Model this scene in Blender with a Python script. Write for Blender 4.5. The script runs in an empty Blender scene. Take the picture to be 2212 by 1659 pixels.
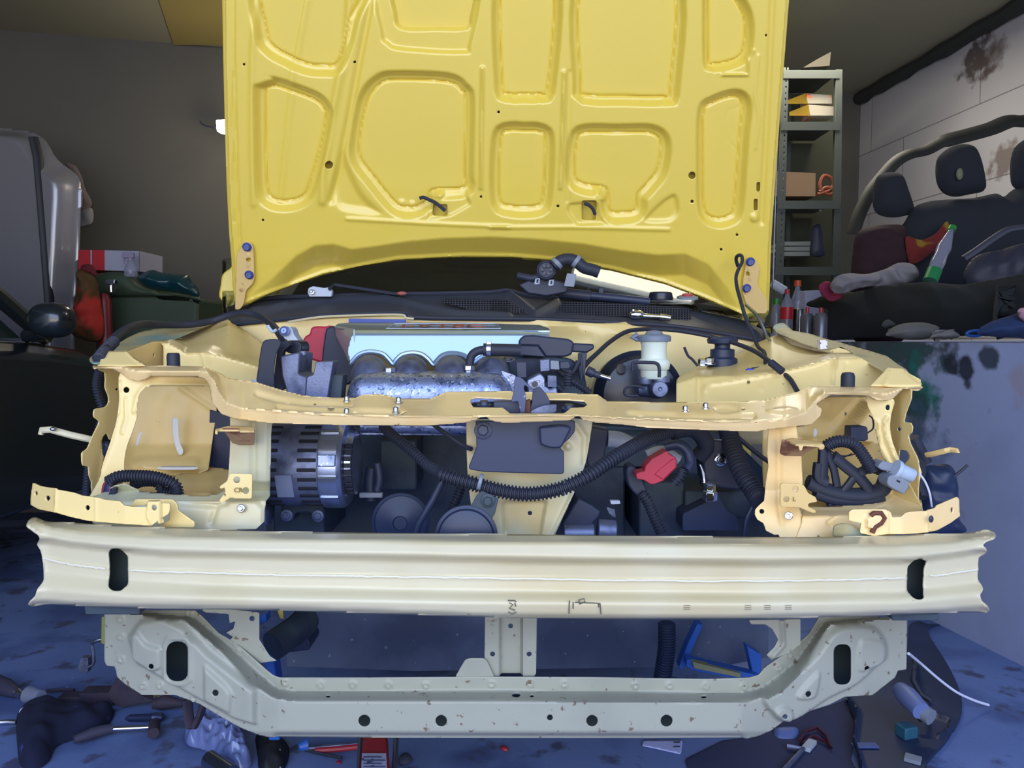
import bpy, math, random
import numpy as np
from mathutils import Vector, Matrix
random.seed(7)
C = bpy.context.scene.collection
PI = math.pi
# ---------------------------------------------------------------- camera
F = 1650.0; PITCH = math.radians(3.43); H = 1.0
cam = bpy.data.cameras.new('camera'); camo = bpy.data.objects.new('camera', cam); C.objects.link(camo)
cam.sensor_width = 36; cam.lens = 36*F/2212; cam.clip_start = .02
camo.location = (0, 0, H); camo.rotation_euler = (PI/2-PITCH, 0, 0)
bpy.context.scene.camera = camo
sc = bpy.context.scene
sc.view_settings.view_transform = 'Standard'; sc.view_settings.look = 'None'
sc.view_settings.gamma = 1; sc.view_settings.use_curve_mapping = False
sc.view_settings.exposure = 0.0
# ---------------------------------------------------------------- sky seen through the open garage door
w = bpy.data.worlds.new('sky'); sc.world = w; w.use_nodes = True
nt = w.node_tree; nt.nodes.clear()
o_ = nt.nodes.new('ShaderNodeOutputWorld'); bg = nt.nodes.new('ShaderNodeBackground')
tc = nt.nodes.new('ShaderNodeTexCoord'); sp = nt.nodes.new('ShaderNodeSeparateXYZ'); cr_ = nt.nodes.new('ShaderNodeValToRGB')
nt.links.new(tc.outputs['Generated'], sp.inputs[0]); nt.links.new(sp.outputs['Z'], cr_.inputs[0])
e = cr_.color_ramp.elements
e[0].position = 0.0; e[0].color = (.80, .80, .78, 1)
e[1].position = 1.0; e[1].color = (.20, .36, .95, 1)
m_ = e.new(.25); m_.color = (.55, .68, 1.0, 1)
nt.links.new(cr_.outputs[0], bg.inputs[0]); bg.inputs[1].default_value = 2.9
nt.links.new(bg.outputs[0], o_.inputs[0])
def area(name, loc, target, sx, sy, power, col):
    l = bpy.data.lights.new(name, 'AREA'); l.shape = 'RECTANGLE'; l.size = sx; l.size_y = sy; l.energy = power; l.color = col
    o = bpy.data.objects.new(name, l); C.objects.link(o); o.location = loc
    o.rotation_euler = (Vector(target)-Vector(loc)).to_track_quat('-Z', 'Y').to_euler(); return o
area('daylight_through_door', (0, -1.3, 2.35), (0, 1.5, .6), 4.6, 1.4, 62, (.52, .68, 1.0))
area('warm_yard_light', (0, -1.6, 1.15), (0, 2.0, 1.3), 4.0, .9, 34, (1.0, .87, .62))
# ---------------------------------------------------------------- pixel geometry (points of the photograph given a real distance)
sp_, cp_ = math.sin(PITCH), math.cos(PITCH)
def rayd(px, py):
    u = (np.asarray(px, float)-1106)/F; v = -(np.asarray(py, float)-829.5)/F
    return u, cp_+v*sp_, -sp_+v*cp_
def at(px, py, Y):
    u, d, z = rayd(px, py); t = Y/d
    return Vector((float(u*t), float(Y), float(H+z*t)))
def atz(px, py, z0):
    u, d, z = rayd(px, py); t = (z0-H)/z
    return Vector((float(u*t), float(d*t), z0))
def atN(X, Y_, D):
    u, d, z = rayd(X, Y_); t = D/d
    return np.stack([u*t, D+0*u, H+z*t], -1)
def q(s, ox=0, oy=0, k=1.0):
    return [(ox+float(a)/k, oy+float(b)/k) for a, b in (p.split(',') for p in s.split())]
def sm(P, n=5, closed=True):
    P = [tuple(p) for p in P]; N = len(P); out = []
    rng = range(N) if closed else range(N-1)
    for i in rng:
        p = [P[(i+k) % N] if closed else P[min(max(i+k, 0), N-1)] for k in (-1, 0, 1, 2)]
        for j in range(n):
            t = j/n
            out.append(tuple(.5*(2*b+(c-a)*t+(2*a-5*b+4*c-d)*t*t+(3*b-a-3*c+d)*t**3) for a, b, c, d in zip(*p)))
    if not closed: out.append(P[-1])
    return out
def rnd(P, r, n=5):
    out = []; N = len(P)
    for i in range(N):
        a, b, c = np.array(P[i-1], float), np.array(P[i], float), np.array(P[(i+1) % N], float)
        u, v = a-b, c-b; lu, lv = np.linalg.norm(u), np.linalg.norm(v)
        if lu < 1e-9 or lv < 1e-9: continue
        k = min(r, lu*.48, lv*.48); p0, p1 = b+u/lu*k, b+v/lv*k
        for j in range(n+1):
            t = j/n; out.append(tuple((1-t)**2*p0+2*t*(1-t)*b+t*t*p1))
    return out
def circ(x, y, r, ry=None, n=20): ry = ry or r; return [(x+r*math.cos(2*PI*i/n), y+ry*math.sin(2*PI*i/n)) for i in range(n)]
def rect(x0, y0, x1, y1, r=0):
    P = [(x0, y0), (x1, y0), (x1, y1), (x0, y1)]; return rnd(P, r) if r else P
def dist_seg(P, X, Y, closed):
    best = np.full(X.shape, 1e9); N = len(P)
    for i in range(N if closed else N-1):
        ax, ay = P[i]; bx, by = P[(i+1) % N]; dx, dy = bx-ax, by-ay; L = dx*dx+dy*dy+1e-12
        t = np.clip(((X-ax)*dx+(Y-ay)*dy)/L, 0, 1)
        best = np.minimum(best, (X-ax-t*dx)**2+(Y-ay-t*dy)**2)
    return np.sqrt(best)
def sdf(P, X, Y):
    ins = np.zeros(X.shape, bool); N = len(P)
    for i in range(N):
        ax, ay = P[i]; bx, by = P[(i+1) % N]
        if ay == by: continue
        c = ((ay > Y) != (by > Y)) & (X < (bx-ax)*(Y-ay)/(by-ay)+ax); ins ^= c
    d = dist_seg(P, X, Y, True); return np.where(ins, -d, d)
def sstep(t): t = np.clip(t, 0, 1); return t*t*(3-2*t)
# relief features, metres towards the viewer
def dish(P, w, h):  return lambda X, Y: h*sstep(-sdf(P, X, Y)/w)            # inside P rises/falls over w pixels
def bead(P, w, h, closed=False): return lambda X, Y: h*np.exp(-(dist_seg(P, X, Y, closed)/w)**2)
def dimple(x, y, r, h): return lambda X, Y: h*np.exp(-(((X-x)**2+(Y-y)**2)/r**2)**2)
def ring(x, y, r, h, w=1.6): return lambda X, Y: h*np.exp(-((np.hypot(X-x, Y-y)-r)/w)**2)
def R(*fs):
    def f(X, Y):
        h = np.zeros(X.shape)
        for g in fs: h = h+g(X, Y)
        return h
    return f
def _val(c, X): return np.full(X.shape, float(c)) if isinstance(c, (int, float)) else np.interp(X, [p[0] for p in c], [p[1] for p in c])
def rows(*cs):
    """depth by curves running left-right: each (curve [(x,y)..], depth) from top to bottom"""
    def f(X, Y):
        ys = [_val(c, X) for c, d in cs]; ds = [_val(d, X) for c, d in cs]
        out = ds[0].copy()
        for i in range(len(cs)-1):
            t = np.clip((Y-ys[i])/np.maximum(ys[i+1]-ys[i], 1e-3), 0, 1)
            out = np.where(Y > ys[i], ds[i]+(ds[i+1]-ds[i])*t, out)
        return atN(X, Y, out)
    return f
def cols(*cs):
    def f(X, Y):
        sw = [([(b, a) for a, b in c] if not isinstance(c, (int, float)) else c, d) for c, d in cs]
        xs = [_val(c, Y) for c, d in sw]; ds = [_val(d, Y) for c, d in sw]
        out = ds[0].copy()
        for i in range(len(cs)-1):
            t = np.clip((X-xs[i])/np.maximum(xs[i+1]-xs[i], 1e-3), 0, 1)
            out = np.where(X > xs[i], ds[i]+(ds[i+1]-ds[i])*t, out)
        return atN(X, Y, out)
    return f
def flat(Y0): return lambda X, Y: atN(X, Y, np.full(X.shape, float(Y0)))
def bil(x0, x1, y0, y1, a, b, c, d):
    """bilinear depth: a=top-left b=top-right c=bottom-left d=bottom-right"""
    def f(X, Y):
        s = (X-x0)/(x1-x0); t = (Y-y0)/(y1-y0)
        return atN(X, Y, (a*(1-s)+b*s)*(1-t)+(c*(1-s)+d*s)*t)
    return f
def plane(p0, n):
    p0 = np.array(p0, float); n = np.array(n, float)
    def f(X, Y):
        u, d, z = rayd(X, Y); cpos = np.array([0, 0, H]); num = ((p0-cpos)*n).sum()
        t = num/(u*n[0]+d*n[1]+z*n[2]); return np.stack([u*t, d*t, H+z*t], -1)
    return f
# ---------------------------------------------------------------- object helpers
def tag(o, label=None, cat=None, group=None, kind=None):
    if label: o['label'] = label
    if cat: o['category'] = cat
    if group: o['group'] = group
    if kind: o['kind'] = kind
    return o
def link(name, me, m, parent=None, smooth=True, ang=40, bevel=0, solid=0, sub=0, off=-1):
    o = bpy.data.objects.new(name, me); C.objects.link(o)
    if m: me.materials.append(m)
    if smooth:
        me.polygons.foreach_set('use_smooth', [True]*len(me.polygons)); me.set_sharp_from_angle(angle=math.radians(ang))
    if solid:
        s = o.modifiers.new('thickness', 'SOLIDIFY'); s.thickness = solid; s.offset = off
    if bevel:
        b = o.modifiers.new('bevel', 'BEVEL'); b.width = bevel; b.segments = 2; b.limit_method = 'ANGLE'; b.angle_limit = math.radians(35)
        b.harden_normals = False
    if sub:
        s = o.modifiers.new('sub', 'SUBSURF'); s.levels = sub; s.render_levels = sub
    if parent is not None:
        o.parent = parent
    return o
def thing(name, loc, label, cat, group=None, rz=0):
    o = bpy.data.objects.new(name, None); C.objects.link(o); o.location = loc; o.rotation_euler = (0, 0, rz)
    o.empty_display_size = .1
    return tag(o, label, cat, group)
def root(name, loc, label, cat, group=None):
    """thing whose parts are given in world coordinates"""
    o = thing(name, loc, label, cat, group); ROOTS[o.name] = Vector(loc); return o
ROOTS = {}
def fix_parents():
    for o in C.objects:
        if o.parent and o.parent.name in ROOTS: o.matrix_parent_inverse = Matrix.Translation(-ROOTS[o.parent.name])
def sheet(name, outer, base, m, parent=None, step=4, holes=(), relief=None, dirn=(0, -1, 0), solid=.0015, ang=60, off=-1):
    xs0, ys0 = [p[0] for p in outer], [p[1] for p in outer]
    gx = np.arange(min(xs0)-step, max(xs0)+2*step, step); gy = np.arange(min(ys0)-step, max(ys0)+2*step, step)
    X, Y = np.meshgrid(gx, gy); D = sdf(outer, X, Y)
    for h in holes: D = np.maximum(D, -sdf(h, X, Y))
    D = np.where(np.abs(D) < 1e-6, 1e-6, D)
    I = D < 0; ny, nx = I.shape
    idx = -np.ones(I.shape, int); idx[I] = np.arange(I.sum())
    px = list(X[I]); py = list(Y[I]); faces = []
    cnt = I[:-1, :-1].astype(int)+I[1:, :-1]+I[:-1, 1:]+I[1:, 1:]
    jj, ii = np.where(cnt == 4)
    full = np.stack([idx[jj, ii], idx[jj+1, ii], idx[jj+1, ii+1], idx[jj, ii+1]], -1)
    faces = full.tolist(); edge = {}
    def cross(a, b):
        k = (a, b) if a < b else (b, a)
        if k not in edge:
            (j0, i0), (j1, i1) = k; d0, d1 = D[j0, i0], D[j1, i1]; t = d0/(d0-d1)
            edge[k] = len(px); px.append(X[j0, i0]+(X[j1, i1]-X[j0, i0])*t); py.append(Y[j0, i0]+(Y[j1, i1]-Y[j0, i0])*t)
        return edge[k]
    for j, i in zip(*np.where((cnt > 0) & (cnt < 4))):
        c = [(j, i), (j+1, i), (j+1, i+1), (j, i+1)]; f = []
        for a in range(4):
            p, r_ = c[a], c[(a+1) % 4]
            if I[p]: f.append(int(idx[p]))
            if I[p] != I[r_]: f.append(cross(p, r_))
        if len(f) > 2: faces.append(f)
    PX, PY = np.array(px), np.array(py)
    co = base(PX, PY)
    if relief is not None: co = co+np.outer(relief(PX, PY), np.array(dirn, float))
    me = bpy.data.meshes.new(name); me.from_pydata(co.tolist(), [], faces); me.update()
    return link(name, me, m, parent, ang=ang, solid=solid, off=off)
class MB:
    def __init__(s): s.v = []; s.f = []
    def add(s, V, Fc):
        n = len(s.v); s.v += [tuple(p) for p in V]; s.f += [tuple(i+n for i in f) for f in Fc]; return s
    def box(s, c, sz, rot=None):
        x, y, z = sz[0]/2, sz[1]/2, sz[2]/2
        V = [Vector((a*x, b*y, d*z)) for a in (-1, 1) for b in (-1, 1) for d in (-1, 1)]
        if rot is not None: V = [rot @ v for v in V]
        return s.add([Vector(c)+v for v in V], [(0, 1, 3, 2), (4, 6, 7, 5), (0, 4, 5, 1), (2, 3, 7, 6), (0, 2, 6, 4), (1, 5, 7, 3)])
    def rings(s, rs, cap=True, loop=False):
        n = len(rs[0]); b = len(s.v)
        for r in rs: s.v += [tuple(p) for p in r]
        for i in range(len(rs)-(0 if loop else 1)):
            k = (i+1) % len(rs)
            for j in range(n):
                s.f.append((b+i*n+j, b+i*n+(j+1) % n, b+k*n+(j+1) % n, b+k*n+j))
        if cap and not loop:
            s.f.append(tuple(b+j for j in reversed(range(n)))); s.f.append(tuple(b+(len(rs)-1)*n+j for j in range(n)))
        return s
    def lathe(s, o, ax, prof, n=24, up=None):
        ax = Vector(ax).normalized(); u = Vector(up).normalized() if up else ax.orthogonal().normalized(); v = ax.cross(u); o = Vector(o)
        return s.rings([[o+ax*h+(u*math.cos(2*PI*j/n)+v*math.sin(2*PI*j/n))*max(r, 1e-4) for j in range(n)] for r, h in prof])
    def cyl(s, a, b, r, r2=None, n=20):
        a, b = Vector(a), Vector(b); return s.lathe(a, b-a, [(r, 0), (r2 if r2 is not None else r, (b-a).length)], n)
    def tube(s, P, r, n=10, corr=0, pitch=.006, sq=None):
        P = [Vector(p) for p in P]; L = [0]
        for a, b in zip(P, P[1:]): L.append(L[-1]+(b-a).length)
        if corr:
            N = max(4, int(L[-1]/(pitch/4))); N = min(N, 900)
            T = [L[-1]*i/N for i in range(N+1)]; Q = []; k = 0
            for t in T:
                while k < len(P)-2 and L[k+1] < t: k += 1
                f = (t-L[k])/max(L[k+1]-L[k], 1e-9); Q.append(P[k].lerp(P[k+1], min(max(f, 0), 1)))
        else: Q = P; T = L
        rs = []; u = None
        for i, p in enumerate(Q):
            d = (Q[min(i+1, len(Q)-1)]-Q[max(i-1, 0)]).normalized()
            if d.length < .5: d = Vector((1, 0, 0))
            u = d.orthogonal().normalized() if u is None else (u-d*u.dot(d)).normalized()
            v = d.cross(u); rr = r[i] if isinstance(r, list) and not corr else (r if not isinstance(r, list) else r[0])
            if corr: rr += corr*(1 if (i//2) % 2 else -1)*.5
            a, b = (sq if sq else (1, 1))
            rs.append([p+u*rr*a*math.cos(2*PI*j/n)+v*rr*b*math.sin(2*PI*j/n) for j in range(n)])
        return s.rings(rs)
    def ell(s, c, r, rot=None, n=16, m=10, pw=1.0):
        c = Vector(c); rs = []
        for i in range(1, m):
            ph = PI*i/m; ring_ = []
            for j in range(n):
                th = 2*PI*j/n; f = lambda x: math.copysign(abs(x)**pw, x)
                v = Vector((r[0]*f(math.sin(ph))*f(math.cos(th)), r[1]*f(math.sin(ph))*f(math.sin(th)), r[2]*f(math.cos(ph))))
                if rot is not None: v = rot @ v
                ring_.append(c+v)
            rs.append(ring_)
        return s.rings(rs)
    def prism(s, P, d):
        """closed outline of 3-D points pushed along d"""
        P = [Vector(p) for p in P]; d = Vector(d); return s.rings([P, [p+d for p in P]])
    def build(s, name, m, parent=None, **k):
        me = bpy.data.meshes.new(name); me.from_pydata(s.v, [], s.f); me.update()
        import bmesh
        b = bmesh.new(); b.from_mesh(me); bmesh.ops.recalc_face_normals(b, faces=b.faces); b.to_mesh(me); b.free()
        return link(name, me, m, parent, **k)
def pth(s, Y, ox=0, oy=0, k=1.0, n=5):
    """'x,y x,y' pixel path at distance Y (number or list per point) -> smooth 3-D path"""
    P = q(s, ox, oy, k); Ys = Y if isinstance(Y, (list, tuple)) else [Y]*len(P)
    if len(Ys) < len(P): Ys = [float(v) for v in np.interp(np.linspace(0, 1, len(P)), np.linspace(0, 1, len(Ys)), Ys)]
    return [Vector(p) for p in sm([tuple(at(a, b, y)) for (a, b), y in zip(P, Ys)], n, False)]
def slab(name, P, Y, thick, m, parent=None, bevel=.001, **k):
    """outline traced in pixels, given its real distance Y (or per-point list) and thickness going back"""
    Ys = Y if isinstance(Y, (list, tuple)) else [Y]*len(P)
    A = [at(a, b, y) for (a, b), y in zip(P, Ys)]
    B = [at(a, b, y)+Vector((0, thick, 0)) for (a, b), y in zip(P, Ys)]
    return MB().rings([A, B]).build(name, m, parent, bevel=bevel, **k)
def bolt(name, c, ax, r, m, parent, h=.006, washer=True):
    b = MB(); ax = Vector(ax).normalized(); c = Vector(c)
    if washer: b.lathe(c, ax, [(r*1.55, 0), (r*1.55, .0015), (r*1.3, .0022)], 24)
    b.lathe(c, ax, [(r, .0015), (r, h*.85), (r*.85, h), (0, h)], 6)
    return b.build(name, m, parent, bevel=.0004, ang=30)
# ---------------------------------------------------------------- materials
def srgb(h):
    if isinstance(h, str): h = h.lstrip('#'); c = [int(h[i:i+2], 16)/255 for i in (0, 2, 4)]
    else: c = [x/255 for x in h]
    return tuple(x/12.92 if x <= .04045 else ((x+.055)/1.055)**2.4 for x in c)+(1,)
def mat(name, col, rough=.5, metal=0, coat=0, spots=None, emit=None, trans=0, alpha=1, bump=0, bscale=200, layers=(), coatr=.08, ior=1.45, sss=0):
    """layers: (colour, scale, threshold, softness, detail) noise-masked wear"""
    m = bpy.data.materials.new(name); m.use_nodes = True; n = m.node_tree; b = n.nodes['Principled BSDF']
    L = n.links; tcn = n.nodes.new('ShaderNodeTexCoord')
    cur = n.nodes.new('ShaderNodeRGB'); cur.outputs[0].default_value = srgb(col); cur = cur.outputs[0]
    for i, (c2, scl, th, soft, det) in enumerate(layers):
        no = n.nodes.new('ShaderNodeTexNoise'); no.inputs['Scale'].default_value = scl; no.inputs['Detail'].default_value = det
        mp = n.nodes.new('ShaderNodeMapping'); mp.inputs['Location'].default_value = (i*7.3, i*3.1, i*1.7)
        L.new(tcn.outputs['Object'], mp.inputs[0]); L.new(mp.outputs[0], no.inputs['Vector'])
        mr = n.nodes.new('ShaderNodeMapRange'); mr.inputs['From Min'].default_value = th; mr.inputs['From Max'].default_value = th+soft
        L.new(no.outputs[0], mr.inputs['Value'])
        mx = n.nodes.new('ShaderNodeMix'); mx.data_type = 'RGBA'; L.new(mr.outputs[0], mx.inputs[0]); L.new(cur, mx.inputs[6])
        mx.inputs[7].default_value = srgb(c2); cur = mx.outputs[2]
    L.new(cur, b.inputs['Base Color'])
    b.inputs['Roughness'].default_value = rough; b.inputs['Metallic'].default_value = metal; b.inputs['IOR'].default_value = ior
    b.inputs['Coat Weight'].default_value = coat; b.inputs['Coat Roughness'].default_value = coatr
    b.inputs['Transmission Weight'].default_value = trans; b.inputs['Alpha'].default_value = alpha
    if sss: b.inputs['Subsurface Weight'].default_value = sss
    if emit: b.inputs['Emission Color'].default_value = srgb(emit[0]); b.inputs['Emission Strength'].default_value = emit[1]
    if bump:
        no = n.nodes.new('ShaderNodeTexNoise'); no.inputs['Scale'].default_value = bscale; no.inputs['Detail'].default_value = 4
        L.new(tcn.outputs['Object'], no.inputs['Vector'])
        bp = n.nodes.new('ShaderNodeBump'); bp.inputs['Strength'].default_value = bump; bp.inputs['Distance'].default_value = .002
        L.new(no.outputs[0], bp.inputs['Height']); L.new(bp.outputs[0], b.inputs['Normal'])
    return m
def patches(m, pts):
    """painted or dirty patches with a place of their own: (point, radius, colour, strength)"""
    n = m.node_tree; b = n.nodes['Principled BSDF']; L = n.links; cur = b.inputs['Base Color'].links[0].from_socket
    g = n.nodes.new('ShaderNodeNewGeometry'); no = n.nodes.new('ShaderNodeTexNoise'); no.inputs['Scale'].default_value = 11; no.inputs['Detail'].default_value = 8
    L.new(g.outputs['Position'], no.inputs['Vector'])
    for p, r_, col, st_ in pts:
        d = n.nodes.new('ShaderNodeVectorMath'); d.operation = 'DISTANCE'; L.new(g.outputs['Position'], d.inputs[0]); d.inputs[1].default_value = tuple(p)
        ad = n.nodes.new('ShaderNodeMath'); ad.operation = 'MULTIPLY_ADD'; L.new(no.outputs[0], ad.inputs[0]); ad.inputs[1].default_value = r_*3.0; L.new(d.outputs['Value'], ad.inputs[2])
        mr = n.nodes.new('ShaderNodeMapRange'); mr.inputs['From Min'].default_value = r_*2.5; mr.inputs['From Max'].default_value = r_*2.0; mr.inputs['To Max'].default_value = st_
        L.new(ad.outputs[0], mr.inputs['Value']); mx = n.nodes.new('ShaderNodeMix'); mx.data_type = 'RGBA'; L.new(mr.outputs[0], mx.inputs[0]); L.new(cur, mx.inputs[6]); mx.inputs[7].default_value = srgb(col); cur = mx.outputs[2]
    L.new(cur, b.inputs['Base Color'])
M = {}
M['hood'] = mat('yellow_gloss_paint', '#dfc44e', .38, coat=.7, coatr=.12, bump=.015, bscale=300)
M['body'] = mat('pale_yellow_body_paint', '#e6cd8a', .42, coat=.35, coatr=.2, layers=[('#dcc07c', 6, .5, .3, 3), ('#7a5a34', 60, .72, .03, 6)])
M['beam'] = mat('sky_paled_yellow_paint', '#c6bd9c', .4, coat=.4, coatr=.2, layers=[('#bfb188', 4, .5, .25, 3), ('#6b5a40', 90, .76, .02, 6)])  # yellow paint, its paling by bluish skylight put into the colour
M['upper'] = mat('worn_yellow_paint', '#f6d698', .4, coat=.4, coatr=.2, layers=[('#ecc684', 9, .52, .25, 4), ('#5b3a2c', 45, .715, .02, 8)])
M['lower'] = mat('grey_cream_valance_paint', '#979888', .5, coat=.15, layers=[('#888a7c', 5, .5, .25, 4), ('#6a5b4a', 70, .65, .04, 8)])
M['bay'] = mat('engine_bay_yellow_paint', '#dcbd7a', .5, coat=.2, layers=[('#c9aa60', 5, .5, .3, 3), ('#6a512f', 40, .72, .04, 8)])
M['blackp'] = mat('black_plastic', '#2a2f42', .5, bump=.05, bscale=400)  # bluish haze is put into these dark plastic and rubber colours
M['blackg'] = mat('glossy_black_plastic', '#1e2434', .25)
M['rubber'] = mat('black_rubber', '#262a38', .6)
M['cowl'] = mat('grey_black_cowl_plastic', '#363a45', .55, bump=.1, bscale=500)
M['steel'] = mat('bright_zinc_steel', '#b8bfcc', .3, 1)
M['chrome'] = mat('chrome_steel', '#d5d9e0', .12, 1)
M['dull'] = mat('dull_cast_aluminium', '#6d7590', .5, .7, bump=.25, bscale=220, layers=[('#4c5268', 30, .5, .2, 6)])
M['rust'] = mat('rusty_steel', '#6a4434', .75, .3, bump=.3, layers=[('#3c2a26', 25, .5, .2, 6)])
# ================================================================ the garage
def struct(name, V, Fc, m, uvw=None, **k):
    me = bpy.data.meshes.new(name); me.from_pydata([tuple(v) for v in V], [], Fc); me.update()
    o = link(name, me, m, None, smooth=False, **k); o['kind'] = 'structure'; return o
def wallbox(name, a, b, z0, z1, th, m):
    """wall standing on the line a-b, its visible face there, thickness th away from the room centre"""
    a, b = Vector((a[0], a[1], 0)), Vector((b[0], b[1], 0)); d = (b-a).normalized(); nrm = Vector((-d.y, d.x, 0))*th
    V = []
    for z in (z0, z1):
        for p in (a, b, b+nrm, a+nrm): V.append((p.x, p.y, z))
    return struct(name, V, [(0, 1, 5, 4), (1, 2, 6, 5), (2, 3, 7, 6), (3, 0, 4, 7), (4, 5, 6, 7), (3, 2, 1, 0)], m)
def concrete(name, c1, c2, c3, scale=1.2, rough=.75, bump=.3):
    return mat(name, c1, rough, bump=bump, bscale=60, layers=[(c2, scale, .45, .25, 8), (c3, scale*3, .5, .12, 12), ('#48506e', scale*9, .58, .08, 12), ('#2c2f3c', 14, .70, .04, 6), ('#c8cce0', 70, .76, .02, 2)])
M['floor'] = concrete('stained_concrete_floor', '#667cb0', '#566ca0', '#4a5c8e')  # blue of the daylight is put into the concrete colours
M['wall_b'] = mat('grey_brown_render', '#5c5954', .9, bump=.2, bscale=80, layers=[('#54524e', 1.5, .5, .3, 4)])
M['wall_ceiling'] = mat('ochre_ceiling_board', '#93907a', .9)
M['wall_low'] = mat('stained_wall_daylight_blue', '#96a2c8', .8, bump=.15, bscale=60, layers=[('#8a94ba', 2, .5, .2, 6)])  # white wall, blue daylight tint put into its base colour
ZC = 3.0
cR = atz(2212, 0, ZC); cC = atz(1860, 205, ZC); cL = atz(0, 65, ZC)
dR = (cC-cR).normalized(); dB = (cL-cC).normalized()
cRR = cR-dR*6.5; cLL = cL+dB*1.2; cLF = cLL+Vector((.15, -7.2, 0))
f0 = atz(1990, 1330, 0); f1 = atz(2212, 1440, 0)
dW = (f0-f1).normalized()
# low ledge wall: face line through f0,f1; ends at the back wall
def isect(p, d, r, s):
    det = d.x*(-s.y)+s.x*d.y; w_ = r-p; t = (w_.x*(-s.y)+s.x*w_.y)/det; return p+d*t
eB = isect(Vector((f0.x, f0.y, 0)), dW, Vector((cC.x, cC.y, 0)), dB); eF = f1-dW*3.6
wallbox('wall_back', cLL, cC, 0, ZC, .2, M['wall_b'])
# pale block wall with mortar joints above the ledge
def blocks():
    m = bpy.data.materials.new('pale_block_wall'); m.use_nodes = True; n = m.node_tree; b = n.nodes['Principled BSDF']; L = n.links
    tcn = n.nodes.new('ShaderNodeTexCoord'); mp = n.nodes.new('ShaderNodeMapping'); mp.inputs['Rotation'].default_value = (PI/2, 0, 0)
    sx = n.nodes.new('ShaderNodeSeparateXYZ'); cx = n.nodes.new('ShaderNodeCombineXYZ')
    L.new(tcn.outputs['Object'], sx.inputs[0]); L.new(sx.outputs['Y'], cx.inputs['X']); L.new(sx.outputs['Z'], cx.inputs['Y'])
    br = n.nodes.new('ShaderNodeTexBrick'); L.new(cx.outputs[0], br.inputs['Vector'])
    br.inputs['Scale'].default_value = 1; br.inputs['Brick Width'].default_value = 1.25; br.inputs['Row Height'].default_value = .5
    br.inputs['Mortar Size'].default_value = .004; br.inputs['Color1'].default_value = srgb('#b4b2b8'); br.inputs['Color2'].default_value = srgb('#acaab2')
    br.inputs['Mortar'].default_value = srgb('#77757a'); br.offset = .35
    L.new(br.outputs[0], b.inputs['Base Color']); b.inputs['Roughness'].default_value = .85
    return m
M['blocks'] = blocks()
wallbox('wall_right', cC, cRR, 0, ZC, .2, M['blocks'])
wallbox('wall_left', cLF, cLL, 0, ZC, .2, M['wall_b'])
# ledge: solid step in front of the block wall
eBR = isect(cC, dR, Vector((eB.x, eB.y, 0)), dB)
led = [Vector((eF.x, eF.y, 0)), Vector((eB.x, eB.y, 0)), Vector((cC.x, cC.y, 0)), Vector((cRR.x, cRR.y, 0))]
V = [(p.x, p.y, 0) for p in led]+[(p.x, p.y, .985) for p in led]
struct('wall_ledge', V, [(0, 3, 2, 1), (4, 5, 6, 7), (0, 1, 5, 4), (1, 2, 6, 5), (2, 3, 7, 6), (3, 0, 4, 7)], M['wall_low'])
# dark uneven joint where the block wall meets the ceiling
fN = Vector((-dW.y, dW.x, 0))
def onface(px, py):
    return tuple(plane(tuple(f0), (fN.x, fN.y, 0))(np.array([float(px)]), np.array([float(py)]))[0])
patches(M['wall_low'], [(onface(1905, 780), .34, '#2c3436', .9), (onface(1935, 850), .20, '#274f50', .85), (onface(1985, 850), .12, '#1f7a70', .7), (onface(1975, 905), .12, '#2a3a3a', .7),
    (onface(2085, 800), .055, '#1e2434', .95), (onface(2060, 790), .04, '#1e2434', .9), (onface(2130, 775), .04, '#22303c', .9), (onface(2090, 830), .03, '#242c3c', .9), (onface(2212, 820), .07, '#9a8f9a', .6), (onface(1960, 1000), .22, '#4f6690', .5)])
def onright(px, py): return tuple(plane(tuple(cC), (-dR.y, dR.x, 0))(np.array([float(px)]), np.array([float(py)]))[0])
patches(M['blocks'], [(onright(2110, 130), .16, '#4a3c3c', .9), (onright(2140, 110), .14, '#5a4c4c', .7), (onright(2165, 350), .12, '#6a5c58', .8)])
def yface(px): return isect(Vector((0, 0, 0)), Vector(((px-1106)/F, 1.0, 0)), Vector((f0.x, f0.y, 0)), dW).y
tr = MB(); P = []
for i in range(26):
    p = cC.lerp(cR-dR*1.0, i/25)+Vector((-.03, 0, -.035+random.uniform(-.008, .008))); P.append(p)
tr.tube(P, [.05+random.uniform(-.012, .012) for _ in P], 8)
o = tr.build('trim_1', mat('dark_joint_foam', '#2f312f', .9), None); o['kind'] = 'structure'
o = struct('floor', [(-5, -6, 0), (5, -6, 0), (5, 8, 0), (-5, 8, 0)], [(0, 1, 2, 3)], M['floor'])
fz = ZC; back = [cLL, cC]; 
cf = [Vector((cLL.x, cLL.y, fz)), Vector((cLF.x, -.9, fz)), Vector((cRR.x+.1, -.9, fz)), Vector((cC.x+.1, cC.y+.1, fz))]
V = [(p.x, p.y, fz) for p in cf]+[(p.x, p.y, fz+.15) for p in cf]
struct('ceiling', V, [(0, 1, 2, 3), (7, 6, 5, 4), (0, 4, 5, 1), (1, 5, 6, 2), (2, 6, 7, 3), (3, 7, 4, 0)], M['wall_ceiling'])
# ceiling board edge seen at the top left
a, b = atz(375, 92, ZC), atz(335, -30, ZC); mb = MB(); d = (b-a).normalized()
mb.prism([a+Vector((0, 0, .002)), a+Vector((.5, 0, .002)), b+Vector((.9, 0, .002)), b+Vector((0, 0, .002))], (0, 0, -.018))
o = mb.build('trim_2', mat('tan_ceiling_board', '#9a8a52', .9), None, smooth=False); o['kind'] = 'structure'
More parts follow.
